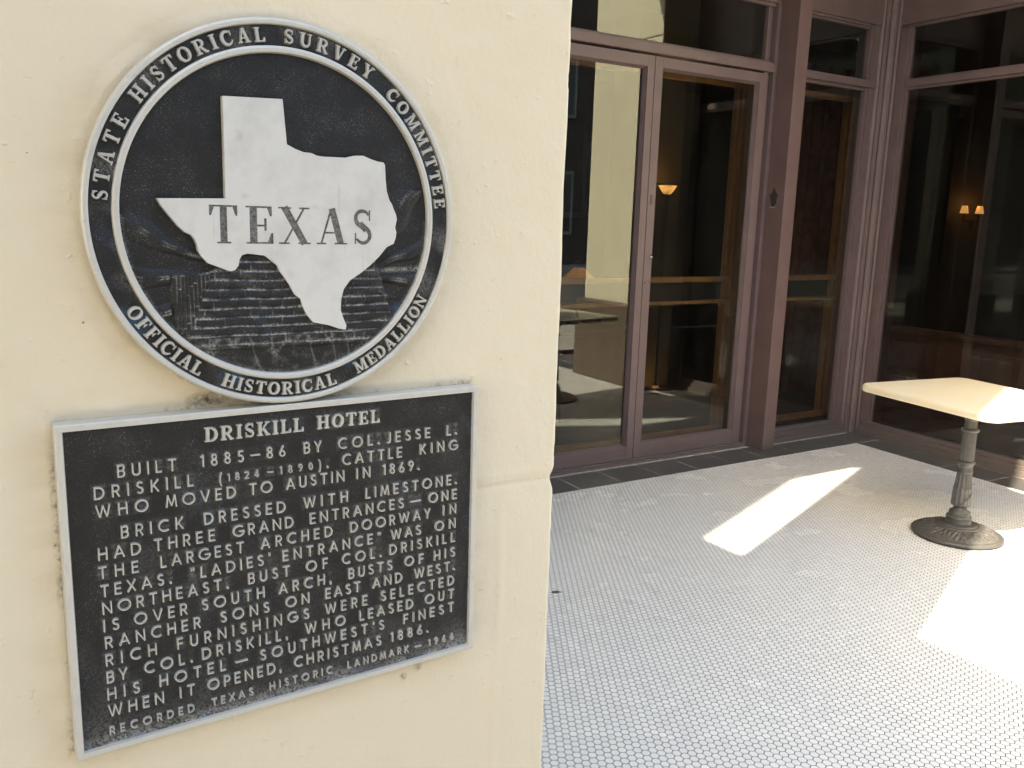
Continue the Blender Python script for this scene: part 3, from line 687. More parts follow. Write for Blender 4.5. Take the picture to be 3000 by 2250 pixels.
tf = empty('stained_glass_lamp', (3.98, 5.45, 1.02), 0, 'amber stained glass lamp shade glowing at the left edge of the left door', 'lamp')
k8 = 8
for k in range(k8):
    a0 = 2*math.pi*k/k8; a1 = 2*math.pi*(k+0.93)/k8
    q0 = (0.04, 0.145); q1 = (0.165, 0.03)
    vs = [(q1[0]*math.cos(a0), q1[0]*math.sin(a0), q1[1]), (q1[0]*math.cos(a1), q1[0]*math.sin(a1), q1[1]), (q0[0]*math.cos(a1), q0[0]*math.sin(a1), q0[1]), (q0[0]*math.cos(a0), q0[0]*math.sin(a0), q0[1])]
    vs += [tuple(Vector(v_)*0.985) for v_ in vs]
    MB().add(vs, [(0,1,2,3),(7,6,5,4),(0,4,5,1),(1,5,6,2),(2,6,7,3),(3,7,4,0)]).build('glass_segment', M_tif, tf)
MB().lathe([(0.0, -0.30), (0.08, -0.30), (0.08, -0.28), (0.015, -0.26), (0.015, 0.17), (0.05, 0.175), (0.0, 0.20)], 16).build('stem', M_iron_d, tf, smooth=True)
MB().box((-0.35, -0.3, -0.34), (0.35, 0.3, -0.301)).box((-0.3, -0.25, -1.0), (0.3, 0.25, -0.341)).build('side_cabinet', M_dkwood, None, bevel=0.01)
sc_ = bpy.data.objects['side_cabinet']; sc_.location = (3.98, 5.45, 1.02); tag(sc_, 'dark wood side cabinet under the stained glass lamp', 'cabinet')

# ------------------------------------------------------------------ the cafe table
TX, TY = 4.187, 2.374
tb = empty('cafe_table', (TX, TY, 0), 0, 'square cafe table with cream marble top on a grey cast iron pedestal', 'table')
def rsq(hw, hd, r_, seg=8):
    out = []
    for cx, cy, a0 in ((hw-r_, hd-r_, 0), (-hw+r_, hd-r_, 90), (-hw+r_, -hd+r_, 180), (hw-r_, -hd+r_, 270)):
        for k in range(seg+1):
            a = R(a0+90*k/seg); out.append((cx+r_*math.cos(a), cy+r_*math.sin(a)))
    return out
def slab(hw, hd, r_, prof):
    """prof: (inset, z) from bottom to top"""
    base = rsq(hw, hd, r_); n = len(base); vs = []
    for ins, z in prof:
        for x, y in rsq(hw-ins, hd-ins, max(0.002, r_-ins)): vs.append((x, y, z))
    fs = [tuple(reversed(range(n)))]
    for j in range(len(prof)-1): fs += [(j*n+i, j*n+(i+1) % n, (j+1)*n+(i+1) % n, (j+1)*n+i) for i in range(n)]
    fs.append(tuple(range((len(prof)-1)*n, len(prof)*n)))
    return vs, fs
tp = MB().add(*slab(0.376, 0.402, 0.07, [(0.012, 0.700), (0.004, 0.703), (0.0, 0.709), (0.0, 0.722), (0.003, 0.731), (0.010, 0.737), (0.020, 0.739), (0.026, 0.740)])).build('table_top', M_marble, tb)
auto_smooth(tp, 40); tp.rotation_euler = (0, 0, R(-9))
def flute(n_, amp):
    return lambda r_, z_, a, j: (r_ - amp*abs(math.sin(a*n_/2))**0.7*0.9 if r_ > 0 else r_, z_)
def col(prof, seg, fl=None, name='column'):
    o = MB().lathe(prof, seg, fn=fl).build(name, M_iron, tb); auto_smooth(o, 50); return o
# shaft sections (radius, height)
col([(0.060, 0.072), (0.060, 0.080), (0.059, 0.100), (0.061, 0.104), (0.056, 0.112), (0.048, 0.116), (0.050, 0.128), (0.046, 0.136), (0.033, 0.142), (0.029, 0.156), (0.034, 0.162), (0.044, 0.166), (0.0, 0.168)], 48, None, 'knob')
def lowfn(r_, z_, a, j):
    return r_ - 0.0035*abs(math.sin(a*7))**0.6, z_
col([(0.044, 0.167), (0.0455, 0.172), (0.0450, 0.20), (0.0440, 0.235), (0.0425, 0.250), (0.0445, 0.256), (0.0410, 0.262), (0.038, 0.290), (0.036, 0.320), (0.034, 0.335)], 168, lowfn, 'lower_column')
col([(0.034, 0.335), (0.037, 0.338), (0.037, 0.346), (0.0345, 0.349), (0.0345, 0.378), (0.036, 0.381)], 48, None, 'collar')
def ring(z, r_, name='ring'):
    pr = [(r_-0.012+0.010*math.cos(R(t_)), z+0.0085*math.sin(R(t_))) for t_ in range(-90, 91, 15)]
    return col([(0.03, z-0.0085)]+pr+[(0.03, z+0.0085)], 48, None, name)
ring(0.390, 0.0455); ring(0.556, 0.0445)
def upfn(r_, z_, a, j):
    return r_ - 0.0026*abs(math.sin(a*11))**0.6, z_
col([(0.0345, 0.397), (0.0350, 0.402), (0.0335, 0.47), (0.0320, 0.548)], 220, upfn, 'fluted_column')
col([(0.031, 0.562), (0.0295, 0.570), (0.029, 0.605)], 180, lambda r_, z_, a, j: (r_-0.0015*abs(math.sin(a*10)), z_), 'neck')
col([(0.029, 0.605), (0.033, 0.612), (0.033, 0.620), (0.040, 0.632), (0.045, 0.640), (0.046, 0.655), (0.075, 0.675), (0.11, 0.690), (0.11, 0.699), (0, 0.699)], 48, None, 'cap')
# wrapped leaf ridge on the lower column
b = MB(); ns = 26; vs = []
for k in range(ns):
    u_ = k/(ns-1); a = R(-150+115*u_); z_ = 0.172+0.078*u_**0.7; rr_ = 0.0475 - 0.002*u_
    for (dr, dz) in ((-0.004, -0.0022), (0.0008, 0.0), (-0.004, 0.0022)):
        vs.append(((rr_+dr)*math.cos(a), (rr_+dr)*math.sin(a), z_+dz))
b.add(vs, [(k*3+j, (k+1)*3+j, (k+1)*3+j+1, k*3+j+1) for k in range(ns-1) for j in range(2)])
b.build('leaf_ridge', M_iron, tb, smooth=True)
# ornamented base: radial acanthus relief
def basef():
    prof = [(0.211, 0.010), (0.214, 0.015), (0.213, 0.021), (0.205, 0.0262), (0.196, 0.0275)]
    nr = 40
    for k in range(nr+1):
        u_ = k/nr; prof.append((0.192-0.085*u_, 0.0282+0.0300*(u_**0.8)))
    prof += [(0.104, 0.0600), (0.101, 0.0640), (0.094, 0.0650), (0.090, 0.0640), (0.087, 0.0680), (0.082, 0.0715), (0.074, 0.0720), (0.058, 0.0760), (0.0, 0.0765)]
    def fn(r_, z_, a, j):
        if 5 < j < 5+nr:
            u_ = (j-5)/nr; env = math.sin(math.pi*u_)**0.6
            k_ = 9; ph = (a*k_/(2*math.pi)) % 1.0; s_ = ph-0.5
            fan = math.cos(2*math.pi*(s_*5.0 + 1.1*(u_-0.5)*(1 if s_ > 0 else -1)))
            scroll = math.cos(18*math.hypot(s_*1.0, (u_-0.45)*0.55) - 3*math.atan2(u_-0.45, s_))
            h = 0.0052*(0.55*max(0, fan)**0.8 + 0.5*max(0, scroll))*env
            return r_+h*0.2, z_+h
        return r_, z_
    return prof, fn
pr, fn = basef()
o_ = MB().lathe(pr, 540, fn=fn).build('base', M_iron, tb, smooth=True)
MB().lathe([(0.0, 0.0), (0.205, 0.0), (0.209, 0.004), (0.209, 0.012), (0.0, 0.0125)], 96).build('base_rim', M_iron_d, tb)

# dry leaf bits on the floor
def leaf(x, y, rz, s_, label):
    pts = [(0, 0, 0), (0.012, 0.006, 0.004), (0.03, 0.007, 0.006), (0.048, 0.0, 0.002), (0.03, -0.007, 0.005), (0.012, -0.006, 0.003)]
    vs = [(a_*s_, b_*s_, c_*s_+0.001) for a_, b_, c_ in pts]+[(a_*s_, b_*s_, c_*s_+0.0003) for a_, b_, c_ in pts]
    b = MB().add(vs, [(0,1,2,3,4,5), (11,10,9,8,7,6)]+[(i, (i+1) % 6, 6+(i+1) % 6, 6+i) for i in range(6)])
    o = b.build('dry_leaf', M_leaf); o.location = (x, y, 0.0005); o.rotation_euler = (0, 0, rz)
    tag(o, label, 'leaf', 'dry leaf bits on the tiles')
leaf(1.955, 2.775, R(-25), 0.95, 'thin brown leaf sticking out from behind the pier edge on the tiles')
leaf(3.93, 1.975, R(-60), 0.7, 'curled leaf scrap on the sunlit tiles below the table')
leaf(3.91, 1.885, R(15), 0.6, 'small leaf scrap on the sunlit tiles nearest the right edge')

# ------------------------------------------------------------------ lettering: glyphs drawn as strokes, merged and raised
def quad(p, q, w0, w1=None):
    w1 = w0 if w1 is None else w1
    d = Vector((q[0]-p[0], q[1]-p[1])); L = d.length
    if L < 1e-9: return None
    n_ = Vector((-d.y, d.x))/L
    return [(p[0]-n_.x*w0/2, p[1]-n_.y*w0/2), (q[0]-n_.x*w1/2, q[1]-n_.y*w1/2), (q[0]+n_.x*w1/2, q[1]+n_.y*w1/2), (p[0]+n_.x*w0/2, p[1]+n_.y*w0/2)]
def rect(x0, y0, x1, y1): return [(x0, y0), (x1, y0), (x1, y1), (x0, y1)]
def arc(cx, cy, rx, ry, a0, a1, n_=14):
    return [(cx+rx*math.cos(R(a0+(a1-a0)*k/n_)), cy+ry*math.sin(R(a0+(a1-a0)*k/n_))) for k in range(n_+1)]
def ribbon(pts, wf):
    """mitred ribbon along pts with width wf(t) -> list of convex quads sharing edges"""
    n_ = len(pts); closed = math.hypot(pts[0][0]-pts[-1][0], pts[0][1]-pts[-1][1]) < 1e-6
    L, Rr = [], []
    for i in range(n_):
        if closed and i in (0, n_-1): a, c = pts[-2], pts[1]
        else: a, c = pts[max(0, i-1)], pts[min(n_-1, i+1)]
        d = Vector((c[0]-a[0], c[1]-a[1])).normalized(); nn_ = Vector((-d.y, d.x)); w_ = wf(i/(n_-1))/2
        L.append((pts[i][0]+nn_.x*w_, pts[i][1]+nn_.y*w_)); Rr.append((pts[i][0]-nn_.x*w_, pts[i][1]-nn_.y*w_))
    return [[Rr[i], Rr[i+1], L[i+1], L[i]] for i in range(n_-1)]
SW = 0.096
def sans(ch):
    S_ = []; k = SW/2; A = lambda *p: S_.append(quad(*p, SW)) if len(p) == 2 else None
    def ln(x0, y0, x1, y1): S_.append(quad((x0, y0), (x1, y1), SW))
    def cv(pts): S_.extend(ribbon(pts, lambda t_: SW))
    w_ = 0.6
    if ch == 'A': w_ = .80; ln(k, 0, .40, 1-k*.5); ln(w_-k, 0, .40, 1-k*.5); ln(.18, .33, w_-.18, .33)
    elif ch == 'B': w_ = .56; ln(k, 0, k, 1); ln(k, 1-k, .3, 1-k); ln(k, .53, .32, .53); ln(k, k, .32, k); cv(arc(.28, .765, .20, .235-k*1.0+.03, 90, -90)); cv(arc(.30, .295, .20, .236, 90, -90))
    elif ch == 'C': w_ = .80; cv(arc(.5, .5, .5-k, .5-k, 52, 308, 24))
    elif ch == 'D': w_ = .74; ln(k, 0, k, 1); ln(k, 1-k, .26, 1-k); ln(k, k, .26, k); cv(arc(.24, .5, .5-k, .5-k, 90, -90, 20))
    elif ch == 'E': w_ = .50; ln(k, 0, k, 1); ln(k, 1-k, w_, 1-k); ln(k, .51, w_-.04, .51); ln(k, k, w_, k)
    elif ch == 'F': w_ = .48; ln(k, 0, k, 1); ln(k, 1-k, w_, 1-k); ln(k, .50, w_-.04, .50)
    elif ch == 'G': w_ = .92; cv(arc(.5, .5, .5-k, .5-k, 48, 352, 26)); ln(.52, .46, .99-k*.6, .46)
    elif ch == 'H': w_ = .66; ln(k, 0, k, 1); ln(w_-k, 0, w_-k, 1); ln(k, .52, w_-k, .52)
    elif ch == 'I': w_ = SW; ln(k, 0, k, 1)
    elif ch == 'J': w_ = .36; ln(w_-k, .18, w_-k, 1); cv(arc(.10, .20, w_-k-.10, .20-k+.02, 0, -100, 10))
    elif ch == 'K': w_ = .62; ln(k, 0, k, 1); ln(k, .38, w_-k*1.2, 1); ln(.22, .52, w_-k, 0)
    elif ch == 'L': w_ = .45; ln(k, 0, k, 1); ln(k, k, w_, k)
    elif ch == 'M': w_ = .86; ln(k, 0, .16, 1); ln(.16, .98, .43, .12); ln(.43, .12, .70, .98); ln(.70, 1, w_-k, 0)
    elif ch == 'N': w_ = .70; ln(k, 0, k, 1); ln(w_-k, 0, w_-k, 1); ln(k, .97, w_-k, .03)
    elif ch == 'O': w_ = 1.0; cv(arc(.5, .5, .5-k, .5-k, 0, 360, 32))
    elif ch == 'P': w_ = .52; ln(k, 0, k, 1); ln(k, 1-k, .28, 1-k); ln(k, .46, .28, .46); cv(arc(.26, .70, .22, .24, 90, -90))
    elif ch == 'R': w_ = .56; ln(k, 0, k, 1); ln(k, 1-k, .28, 1-k); ln(k, .48, .28, .48); cv(arc(.27, .71, .22, .232, 90, -90)); ln(.26, .48, w_-k, 0)
    elif ch == 'S': w_ = .52; cv(arc(.27, .735, .19, .205, 35, 270, 14)[:]); cv(arc(.26, .275, .205, .216, 90, -145, 14)); ln(.27, .53, .26, .491)
    elif ch == 'T': w_ = .60; ln(w_/2, 0, w_/2, 1); ln(0, 1-k, w_, 1-k)
    elif ch == 'U': w_ = .62; ln(k, .30, k, 1); ln(w_-k, .30, w_-k, 1); cv(arc(w_/2, .31, w_/2-k, .31-k, 180, 360, 16))
    elif ch == 'V': w_ = .74; ln(k, 1, w_/2, k*.6); ln(w_-k, 1, w_/2, k*.6)
    elif ch == 'W': w_ = 1.08; ln(k, 1, .29, .03); ln(.29, .03, .54, .95); ln(.54, .95, .79, .03); ln(.79, .03, w_-k, 1)
    elif ch == 'X': w_ = .68; ln(k, 0, w_-k, 1); ln(k, 1, w_-k, 0)
    elif ch == 'Y': w_ = .66; ln(w_/2, 0, w_/2, .46); ln(k, 1, w_/2, .44); ln(w_-k, 1, w_/2, .44)
    elif ch == '1': w_ = .24; ln(w_-k, 0, w_-k, 1); ln(.03, .80, w_-k, .95)
    elif ch == '2': w_ = .52; cv(arc(.26, .73, .20, .21, 165, -35, 14)); ln(.43, .62, k, k); ln(k*.6, k, w_, k)
    elif ch == '4': w_ = .56; ln(.40, 0, .40, 1); ln(.40, .96, k, .30); ln(.02, .27, w_, .27)
    elif ch == '5': w_ = .52; ln(.14, 1-k, w_-.04, 1-k); ln(.14, 1-k, .10, .54); cv(arc(.25, .32, .21, .265, 125, -140, 18))
    elif ch == '6': w_ = .54; cv(arc(.27, .28, .21, .222, 0, 360, 22)); ln(.09, .40, .37, .98)
    elif ch == '8': w_ = .50; cv(arc(.25, .76, .165, .185, 0, 360, 20)); cv(arc(.25, .285, .195, .228, 0, 360, 22))
    elif ch == '9': w_ = .54; cv(arc(.27, .72, .21, .222, 0, 360, 22)); ln(.45, .60, .17, .02)
    elif ch == '0': w_ = .50; cv(arc(.25, .5, .25-k, .5-k, 0, 360, 26))
    elif ch == '.': w_ = .15; S_.append(arc(.075, .085, .085, .085, 0, 330, 11))
    elif ch == ',': w_ = .15; S_.append(arc(.075, .085, .075, .075, 0, 330, 11)); ln(.10, .10, .04, -.13)
    elif ch in '’': w_ = .14; S_.append(quad((.09, 1.02), (.06, .76), .12, .06))
    elif ch in '“”': w_ = .34; S_.append(quad((.08, 1.02), (.07, .76), .12, .06)); S_.append(quad((.26, 1.02), (.25, .76), .12, .06))
    elif ch == '–': w_ = .8; ln(0, .46, w_, .46)
    elif ch == '(': w_ = .30; cv(arc(.80, .38, .73, 1.35, 138, 222, 12))
    elif ch == ')': w_ = .30; cv(arc(-.50, .38, .73, 1.35, 42, -42, 12))
    return [p for p in S_ if p], w_
def serif(ch, T=0.215, t_=0.10, s=0.085, o=0.085):
    P_ = []
    def stem(x, w=T, y0=0.0, y1=1.0): P_.append(rect(x, y0, x+w, y1))
    def sf_(x, w=T, top=True, l=o, r=o): P_.append(rect(x-l, 1-s, x+w+r, 1) if top else rect(x-l, 0, x+w+r, s))
    w_ = 0.8
    if ch == 'I': w_ = T+2*o; stem(o); sf_(o); sf_(o, top=False)
    elif ch == 'H':
        w_ = .94; stem(o); stem(w_-o-T); [sf_(x, top=b_) for x in (o, w_-o-T) for b_ in (True, False)]; P_.append(rect(o, .45, w_-o, .45+t_))
    elif ch == 'L':
        w_ = .74; stem(o); sf_(o); P_.append(rect(0, 0, w_, s)); P_.append([(w_-.16, s), (w_, s), (w_, .30), (w_-.06, .30)])
    elif ch in 'EF':
        w_ = .74 if ch == 'E' else .70; stem(o); P_.append(rect(0, 1-s, w_-.03, 1)); P_.append([(w_-.09, .74), (w_-.03, .74), (w_-.03, 1), (w_-.16, 1-s)])
        P_.append(rect(o, .46, w_-.22, .46+t_*.85)); P_.append(rect(w_-.25, .35, w_-.18, .68))
        if ch == 'E': P_.append(rect(0, 0, w_, s)); P_.append([(w_-.16, s), (w_, s), (w_, .29), (w_-.06, .29)])
        else: sf_(o, top=False)
    elif ch == 'T':
        w_ = .80; x = (w_-T)/2; stem(x); sf_(x, top=False); P_.append(rect(0, 1-s, w_, 1)); P_.append([(0, .73), (.06, .73), (.14, 1-s), (0, 1-s)]); P_.append([(w_-.06, .73), (w_, .73), (w_, 1-s), (w_-.14, 1-s)])
    elif ch == 'U':
        w_ = .90; xr = w_-o-t_; stem(o, T, .32, 1); stem(xr, t_, .32, 1); sf_(o); sf_(xr, t_)
        P_ += ribbon(arc((o+T/2+xr+t_/2)/2, .33, (xr+t_/2-o-T/2)/2, .275, 180, 360, 16), lambda q: T+(t_-T)*q)
    elif ch == 'V':
        w_ = .88; P_.append(quad((.16, 1), (w_/2, 0.02), T*.95)); P_.append(quad((w_-.14, 1), (w_/2+.03, 0.0), t_)); P_.append(rect(0, 1-s, .36, 1)); P_.append(rect(w_-.28, 1-s, w_, 1))
    elif ch == 'A':
        w_ = .90; P_.append(quad((w_/2, 1), (w_-.19, .02), T*.95)); P_.append(quad((w_/2-.02, .99), (.14, .02), t_)); P_.append(rect(.22, .30, w_-.26, .30+t_*.8)); P_.append(rect(0, 0, .28, s)); P_.append(rect(w_-.38, 0, w_, s))
    elif ch == 'Y':
        w_ = .88; stem((w_-T)/2, T, 0, .50); sf_((w_-T)/2, top=False); P_.append(quad((.15, 1), (w_/2, .42), T*.9)); P_.append(quad((w_-.14, 1), (w_/2+.02, .44), t_)); P_.append(rect(0, 1-s, .34, 1)); P_.append(rect(w_-.28, 1-s, w_, 1))
    elif ch == 'X':
        w_ = .90; P_.append(quad((.17, 1), (w_-.17, 0), T*.95)); P_.append(quad((w_-.17, 1), (.15, 0), t_)); [P_.append(rect(*q)) for q in ((0, 1-s, .36, 1), (w_-.32, 1-s, w_-.03, 1), (0, 0, .30, s), (w_-.36, 0, w_, s))]
    elif ch == 'N':
        w_ = .90; stem(o, t_); stem(w_-o-t_, t_); P_.append(quad((.12, .98), (w_-.14, .06), T*.9)); sf_(o, t_, top=False); sf_(w_-o-t_, t_); P_.append(rect(0, 1-s, .26, 1))
    elif ch == 'M':
        w_ = 1.08; stem(o, t_); stem(w_-o-T, T); P_.append(quad((.16, .98), (w_/2-.02, .10), T*.85)); P_.append(quad((w_-.26, .98), (w_/2-.02, .06), t_)); sf_(o, t_, top=False); sf_(w_-o-T, T, top=False); P_.append(rect(0, 1-s, .26, 1)); P_.append(rect(w_-.34, 1-s, w_, 1))
    elif ch == 'K':
        w_ = .92; stem(o); sf_(o); sf_(o, top=False); P_.append(quad((o+T, .40), (w_-.17, .98), t_)); P_.append(quad((.40, .56), (w_-.16, .02), T*.9)); P_.append(rect(w_-.34, 1-s, w_-.02, 1)); P_.append(rect(w_-.34, 0, w_, s))
    elif ch == 'D':
        w_ = .88; stem(o); sf_(o, r=0); sf_(o, top=False, r=0); P_.append(rect(o, 1-s, .40, 1)); P_.append(rect(o, 0, .40, s))
        P_ += ribbon(arc(.36, .5, w_-.36-T/2, .455, 90, -90, 20), lambda q: s+(T-s)*math.sin(math.pi*q))
    elif ch == 'R':
        w_ = .88; stem(o); sf_(o, r=0); sf_(o, top=False); P_.append(rect(o, 1-s, .42, 1)); P_.append(rect(o, .44, .42, .44+s))
        P_ += ribbon(arc(.40, .72, .27, .237, 90, -90, 14), lambda q: s+(T-.02-s)*math.sin(math.pi*q)); P_.append(quad((.42, .48), (w_-.15, .02), T*.85)); P_.append(rect(w_-.22, 0, w_, s))
    elif ch == 'O':
        w_ = .92; P_ += ribbon(arc(w_/2, .5, w_/2-T/2+.01, .455, 90, 450, 30), lambda q: s+(T-s)*abs(math.sin(2*math.pi*q)))
    elif ch == 'C':
        w_ = .84; P_ += ribbon(arc(.46, .5, .46-T/2+.02, .455, 52, 318, 26), lambda q: s+(T-s)*max(0, math.sin(math.pi*q))**0.9); P_.append(rect(w_-.10, .66, w_-.04, .99)); P_.append(quad((w_-.14, .16), (w_-.02, .30), .06))
    elif ch == 'S':
        w_ = .68
        P_ += ribbon(arc(.33, .745, .225, .21, 25, 262, 14), lambda q: .085+(T*.75-.085)*q); P_ += ribbon(arc(.35, .262, .225, .216, 82, -155, 14), lambda q: .085+(T*.75-.085)*(1-q))
        P_.append(quad((.24, .60), (.46, .41), T*.92)); P_.append(rect(w_-.145, .68, w_-.09, .985)); P_.append(rect(.07, .015, .125, .33))
    return [p for p in P_ if p], w_

def cdt_union(polys):
    """triangles of the union of convex polygons, as (verts, faces, boundary edges)"""
    co = []; ed = []
    for p in polys:
        o0 = len(co); n_ = len(p)
        co += [Vector(q) for q in p]; ed += [(o0+i, o0+(i+1) % n_) for i in range(n_)]
    r_ = geometry.delaunay_2d_cdt(co, ed, [], 0, 1e-5)
    vs, fs = r_[0], r_[2]
    cc = []
    for p in polys:
        ar = sum(p[i-1][0]*p[i][1]-p[i][0]*p[i-1][1] for i in range(len(p)))
        cc.append(p if ar > 0 else p[::-1])
    def inside(x, y):
        for p in cc:
            ok = True
            for i in range(len(p)):
                a, c = p[i-1], p[i]
                if (c[0]-a[0])*(y-a[1])-(c[1]-a[1])*(x-a[0]) < -1e-9: ok = False; break
            if ok: return True
        return False
    keep = []
    for f in fs:
        x = sum(vs[i].x for i in f)/len(f); y = sum(vs[i].y for i in f)/len(f)
        if inside(x, y): keep.append(list(f))
    cnt = {}
    for f in keep:
        for i in range(len(f)):
            a, c = f[i-1], f[i]; cnt[(a, c)] = 1
    bd = [e for e in cnt if (e[1], e[0]) not in cnt]
    return vs, keep, bd
_cache = {}
def glyph(ch, kind):
    if (ch, kind) not in _cache:
        polys, w_ = sans(ch) if kind == 'sans' else serif(ch)
        vs, fs, bd = cdt_union(polys)
        nrm = [Vector((0, 0)) for _ in vs]
        for a, c in bd:
            d = (vs[c]-vs[a]); n_ = Vector((d.y, -d.x)).normalized(); nrm[a] = nrm[a]+n_; nrm[c] = nrm[c]+n_
        nrm = [n_.normalized() if n_.length > 1e-6 else n_ for n_ in nrm]
        _cache[(ch, kind)] = (vs, fs, bd, nrm, w_)
    return _cache[(ch, kind)]
def emit(b, ch, kind, h, xf, yt, yb, draft=0.0004):
    """xf maps glyph (x,y)*h to wall-plane (u, z); yt, yb = depth of top and foot of the letter"""
    vs, fs, bd, nrm, w_ = glyph(ch, kind)
    top = []; mid = []; bot = []
    for v_, n_ in zip(vs, nrm):
        u, z = xf(v_.x*h, v_.y*h); top.append((u, yt, z))
        u, z = xf(v_.x*h+n_.x*draft, v_.y*h+n_.y*draft); bot.append((u, yb, z))
    n_ = len(vs)
    b.add(top+bot, [tuple(f) for f in fs] + [(c, a, n_+a, n_+c) for a, c in bd])

# ------------------------------------------------------------------ the rectangular plaque
FD = 0.0032                                   # depth of the black field below the rim
pq = empty('plaque', ORG, WA, 'rectangular black and silver plaque with raised DRISKILL HOTEL text under the medallion', 'plaque')
RW = 0.0062
def frame_mesh():
    o_ = [(0, 0), (PW, 0), (PW, -PH), (0, -PH)]; i_ = [(RW, -RW), (PW-RW, -RW), (PW-RW, -PH+RW), (RW, -PH+RW)]
    ch = 0.0008
    vs = []
    def ringv(pts, y): vs.extend([(x, y, z) for x, z in pts])
    def inset(pts, d):
        cx, cz = PW/2, -PH/2
        return [(x+(d if x < cx else -d), z-(d if z > cz else -d)) for x, z in pts]
    ringv(o_, WY-0.001); ringv(o_, ch); ringv(inset(o_, ch), 0); ringv(inset(i_, -0.0005), 0); ringv(inset(i_, 0.0004), FD+0.0004)
    fs = []
    for j in range(4):
        for k in range(4):
            fs.append((j*4+k, j*4+(k+1) % 4, (j+1)*4+(k+1) % 4, (j+1)*4+k))
    return vs, fs
MB().add(*frame_mesh()).build('rim', M_rim, pq)
# field as a fine grid so the casting can be uneven and wear can be recorded
letter_boxes = []
LINES = [
(0.0279, -0.0006, 0.0129, [('DRISKILL',0.1197,0.2113), ('HOTEL',0.2252,0.2905)]),
(0.0504, 0.0003, 0.0108, [('BUILT',0.0461,0.0941), ('1885–86',0.1154,0.1932), ('BY',0.2116,0.2292), ('COL.',0.2468,0.2908), ('JESSE',0.2990,0.3483), ('L.',0.3686,0.3806)]),
(0.0672, 0.0, 0.0108, [('DRISKILL',0.0269,0.1083), ('(1824',0.1314,0.1675), ('–1890),',0.1757,0.2361), ('CATTLE',0.2509,0.3158), ('KING',0.3368,0.3817)]),
(0.0838, -0.0008, 0.0108, [('WHO',0.0274,0.0694), ('MOVED',0.0841,0.1457), ('TO',0.1584,0.1800), ('AUSTIN',0.1934,0.2524), ('IN',0.2659,0.2804), ('1869.',0.2946,0.3362)]),
(0.1052, 0.0012, 0.0108, [('BRICK',0.0463,0.0982), ('DRESSED',0.1166,0.1921), ('WITH',0.2105,0.2559), ('LIMESTONE.',0.2756,0.3815)]),
(0.1220, 0.0008, 0.0108, [('HAD',0.0272,0.0616), ('THREE',0.0728,0.1254), ('GRAND',0.1420,0.1998), ('ENTRANCES',0.2168,0.3183), ('–',0.3262,0.3383), ('ONE',0.3478,0.3818)]),
(0.1388, -0.0003, 0.0106, [('THE',0.0268,0.0587), ('LARGEST',0.0773,0.1514), ('ARCHED',0.1679,0.2395), ('DOORWAY',0.2588,0.3498), ('IN',0.3656,0.3812)]),
(0.1556, -0.0012, 0.0106, [('TEXAS.',0.0274,0.0858), ('“LADIES’',0.1028,0.1766), ('ENTRANCE”',0.1889,0.2924), ('WAS',0.3040,0.3387), ('ON',0.3561,0.3808)]),
(0.1718, -0.0020, 0.0106, [('NORTHEAST.',0.0280,0.1361), ('BUST',0.1550,0.1952), ('OF',0.2122,0.2343), ('COL.',0.2501,0.2930), ('DRISKILL',0.3025,0.3807)]),
(0.1882, 0.0000, 0.0106, [('IS',0.0279,0.0404), ('OVER',0.0531,0.0983), ('SOUTH',0.1116,0.1699), ('ARCH,',0.1842,0.2381), ('BUSTS',0.2567,0.3054), ('OF',0.3202,0.3421), ('HIS',0.3554,0.3811)]),
(0.2043, -0.0005, 0.0106, [('RANCHER',0.0285,0.1096), ('SONS',0.1280,0.1743), ('ON',0.1909,0.2145), ('EAST',0.2317,0.2691), ('AND',0.2832,0.3170), ('WEST.',0.3316,0.3810)]),
(0.2206, 0.0006, 0.0106, [('RICH',0.0281,0.0703), ('FURNISHINGS',0.0884,0.2142), ('WERE',0.2312,0.2770), ('SELECTED',0.2927,0.3805)]),
(0.2371, -0.0010, 0.0106, [('BY',0.0280,0.0447), ('COL.',0.0593,0.1011), ('DRISKILL,',0.1101,0.1921), ('WHO',0.2103,0.2526), ('LEASED',0.2687,0.3300), ('OUT',0.3451,0.3804)]),
(0.2534, -0.0015, 0.0106, [('HIS',0.0277,0.0543), ('HOTEL',0.0716,0.1310), ('–',0.1406,0.1520), ('SOUTHWEST’S',0.1645,0.2963), ('FINEST',0.3192,0.3807)]),
(0.2697, 0.0012, 0.0106, [('WHEN',0.0276,0.0743), ('IT',0.0888,0.1018), ('OPENED,',0.1140,0.1850), ('CHRISTMAS',0.1982,0.2928), ('1886.',0.3043,0.3492)]),
(0.2872, -0.0015, 0.0074, [('RECORDED',0.0277,0.1009), ('TEXAS',0.1174,0.1565), ('HISTORIC',0.1732,0.2381), ('LANDMARK',0.2553,0.3253), ('–',0.3329,0.3407), ('1966',0.3499,0.3811)]),
]
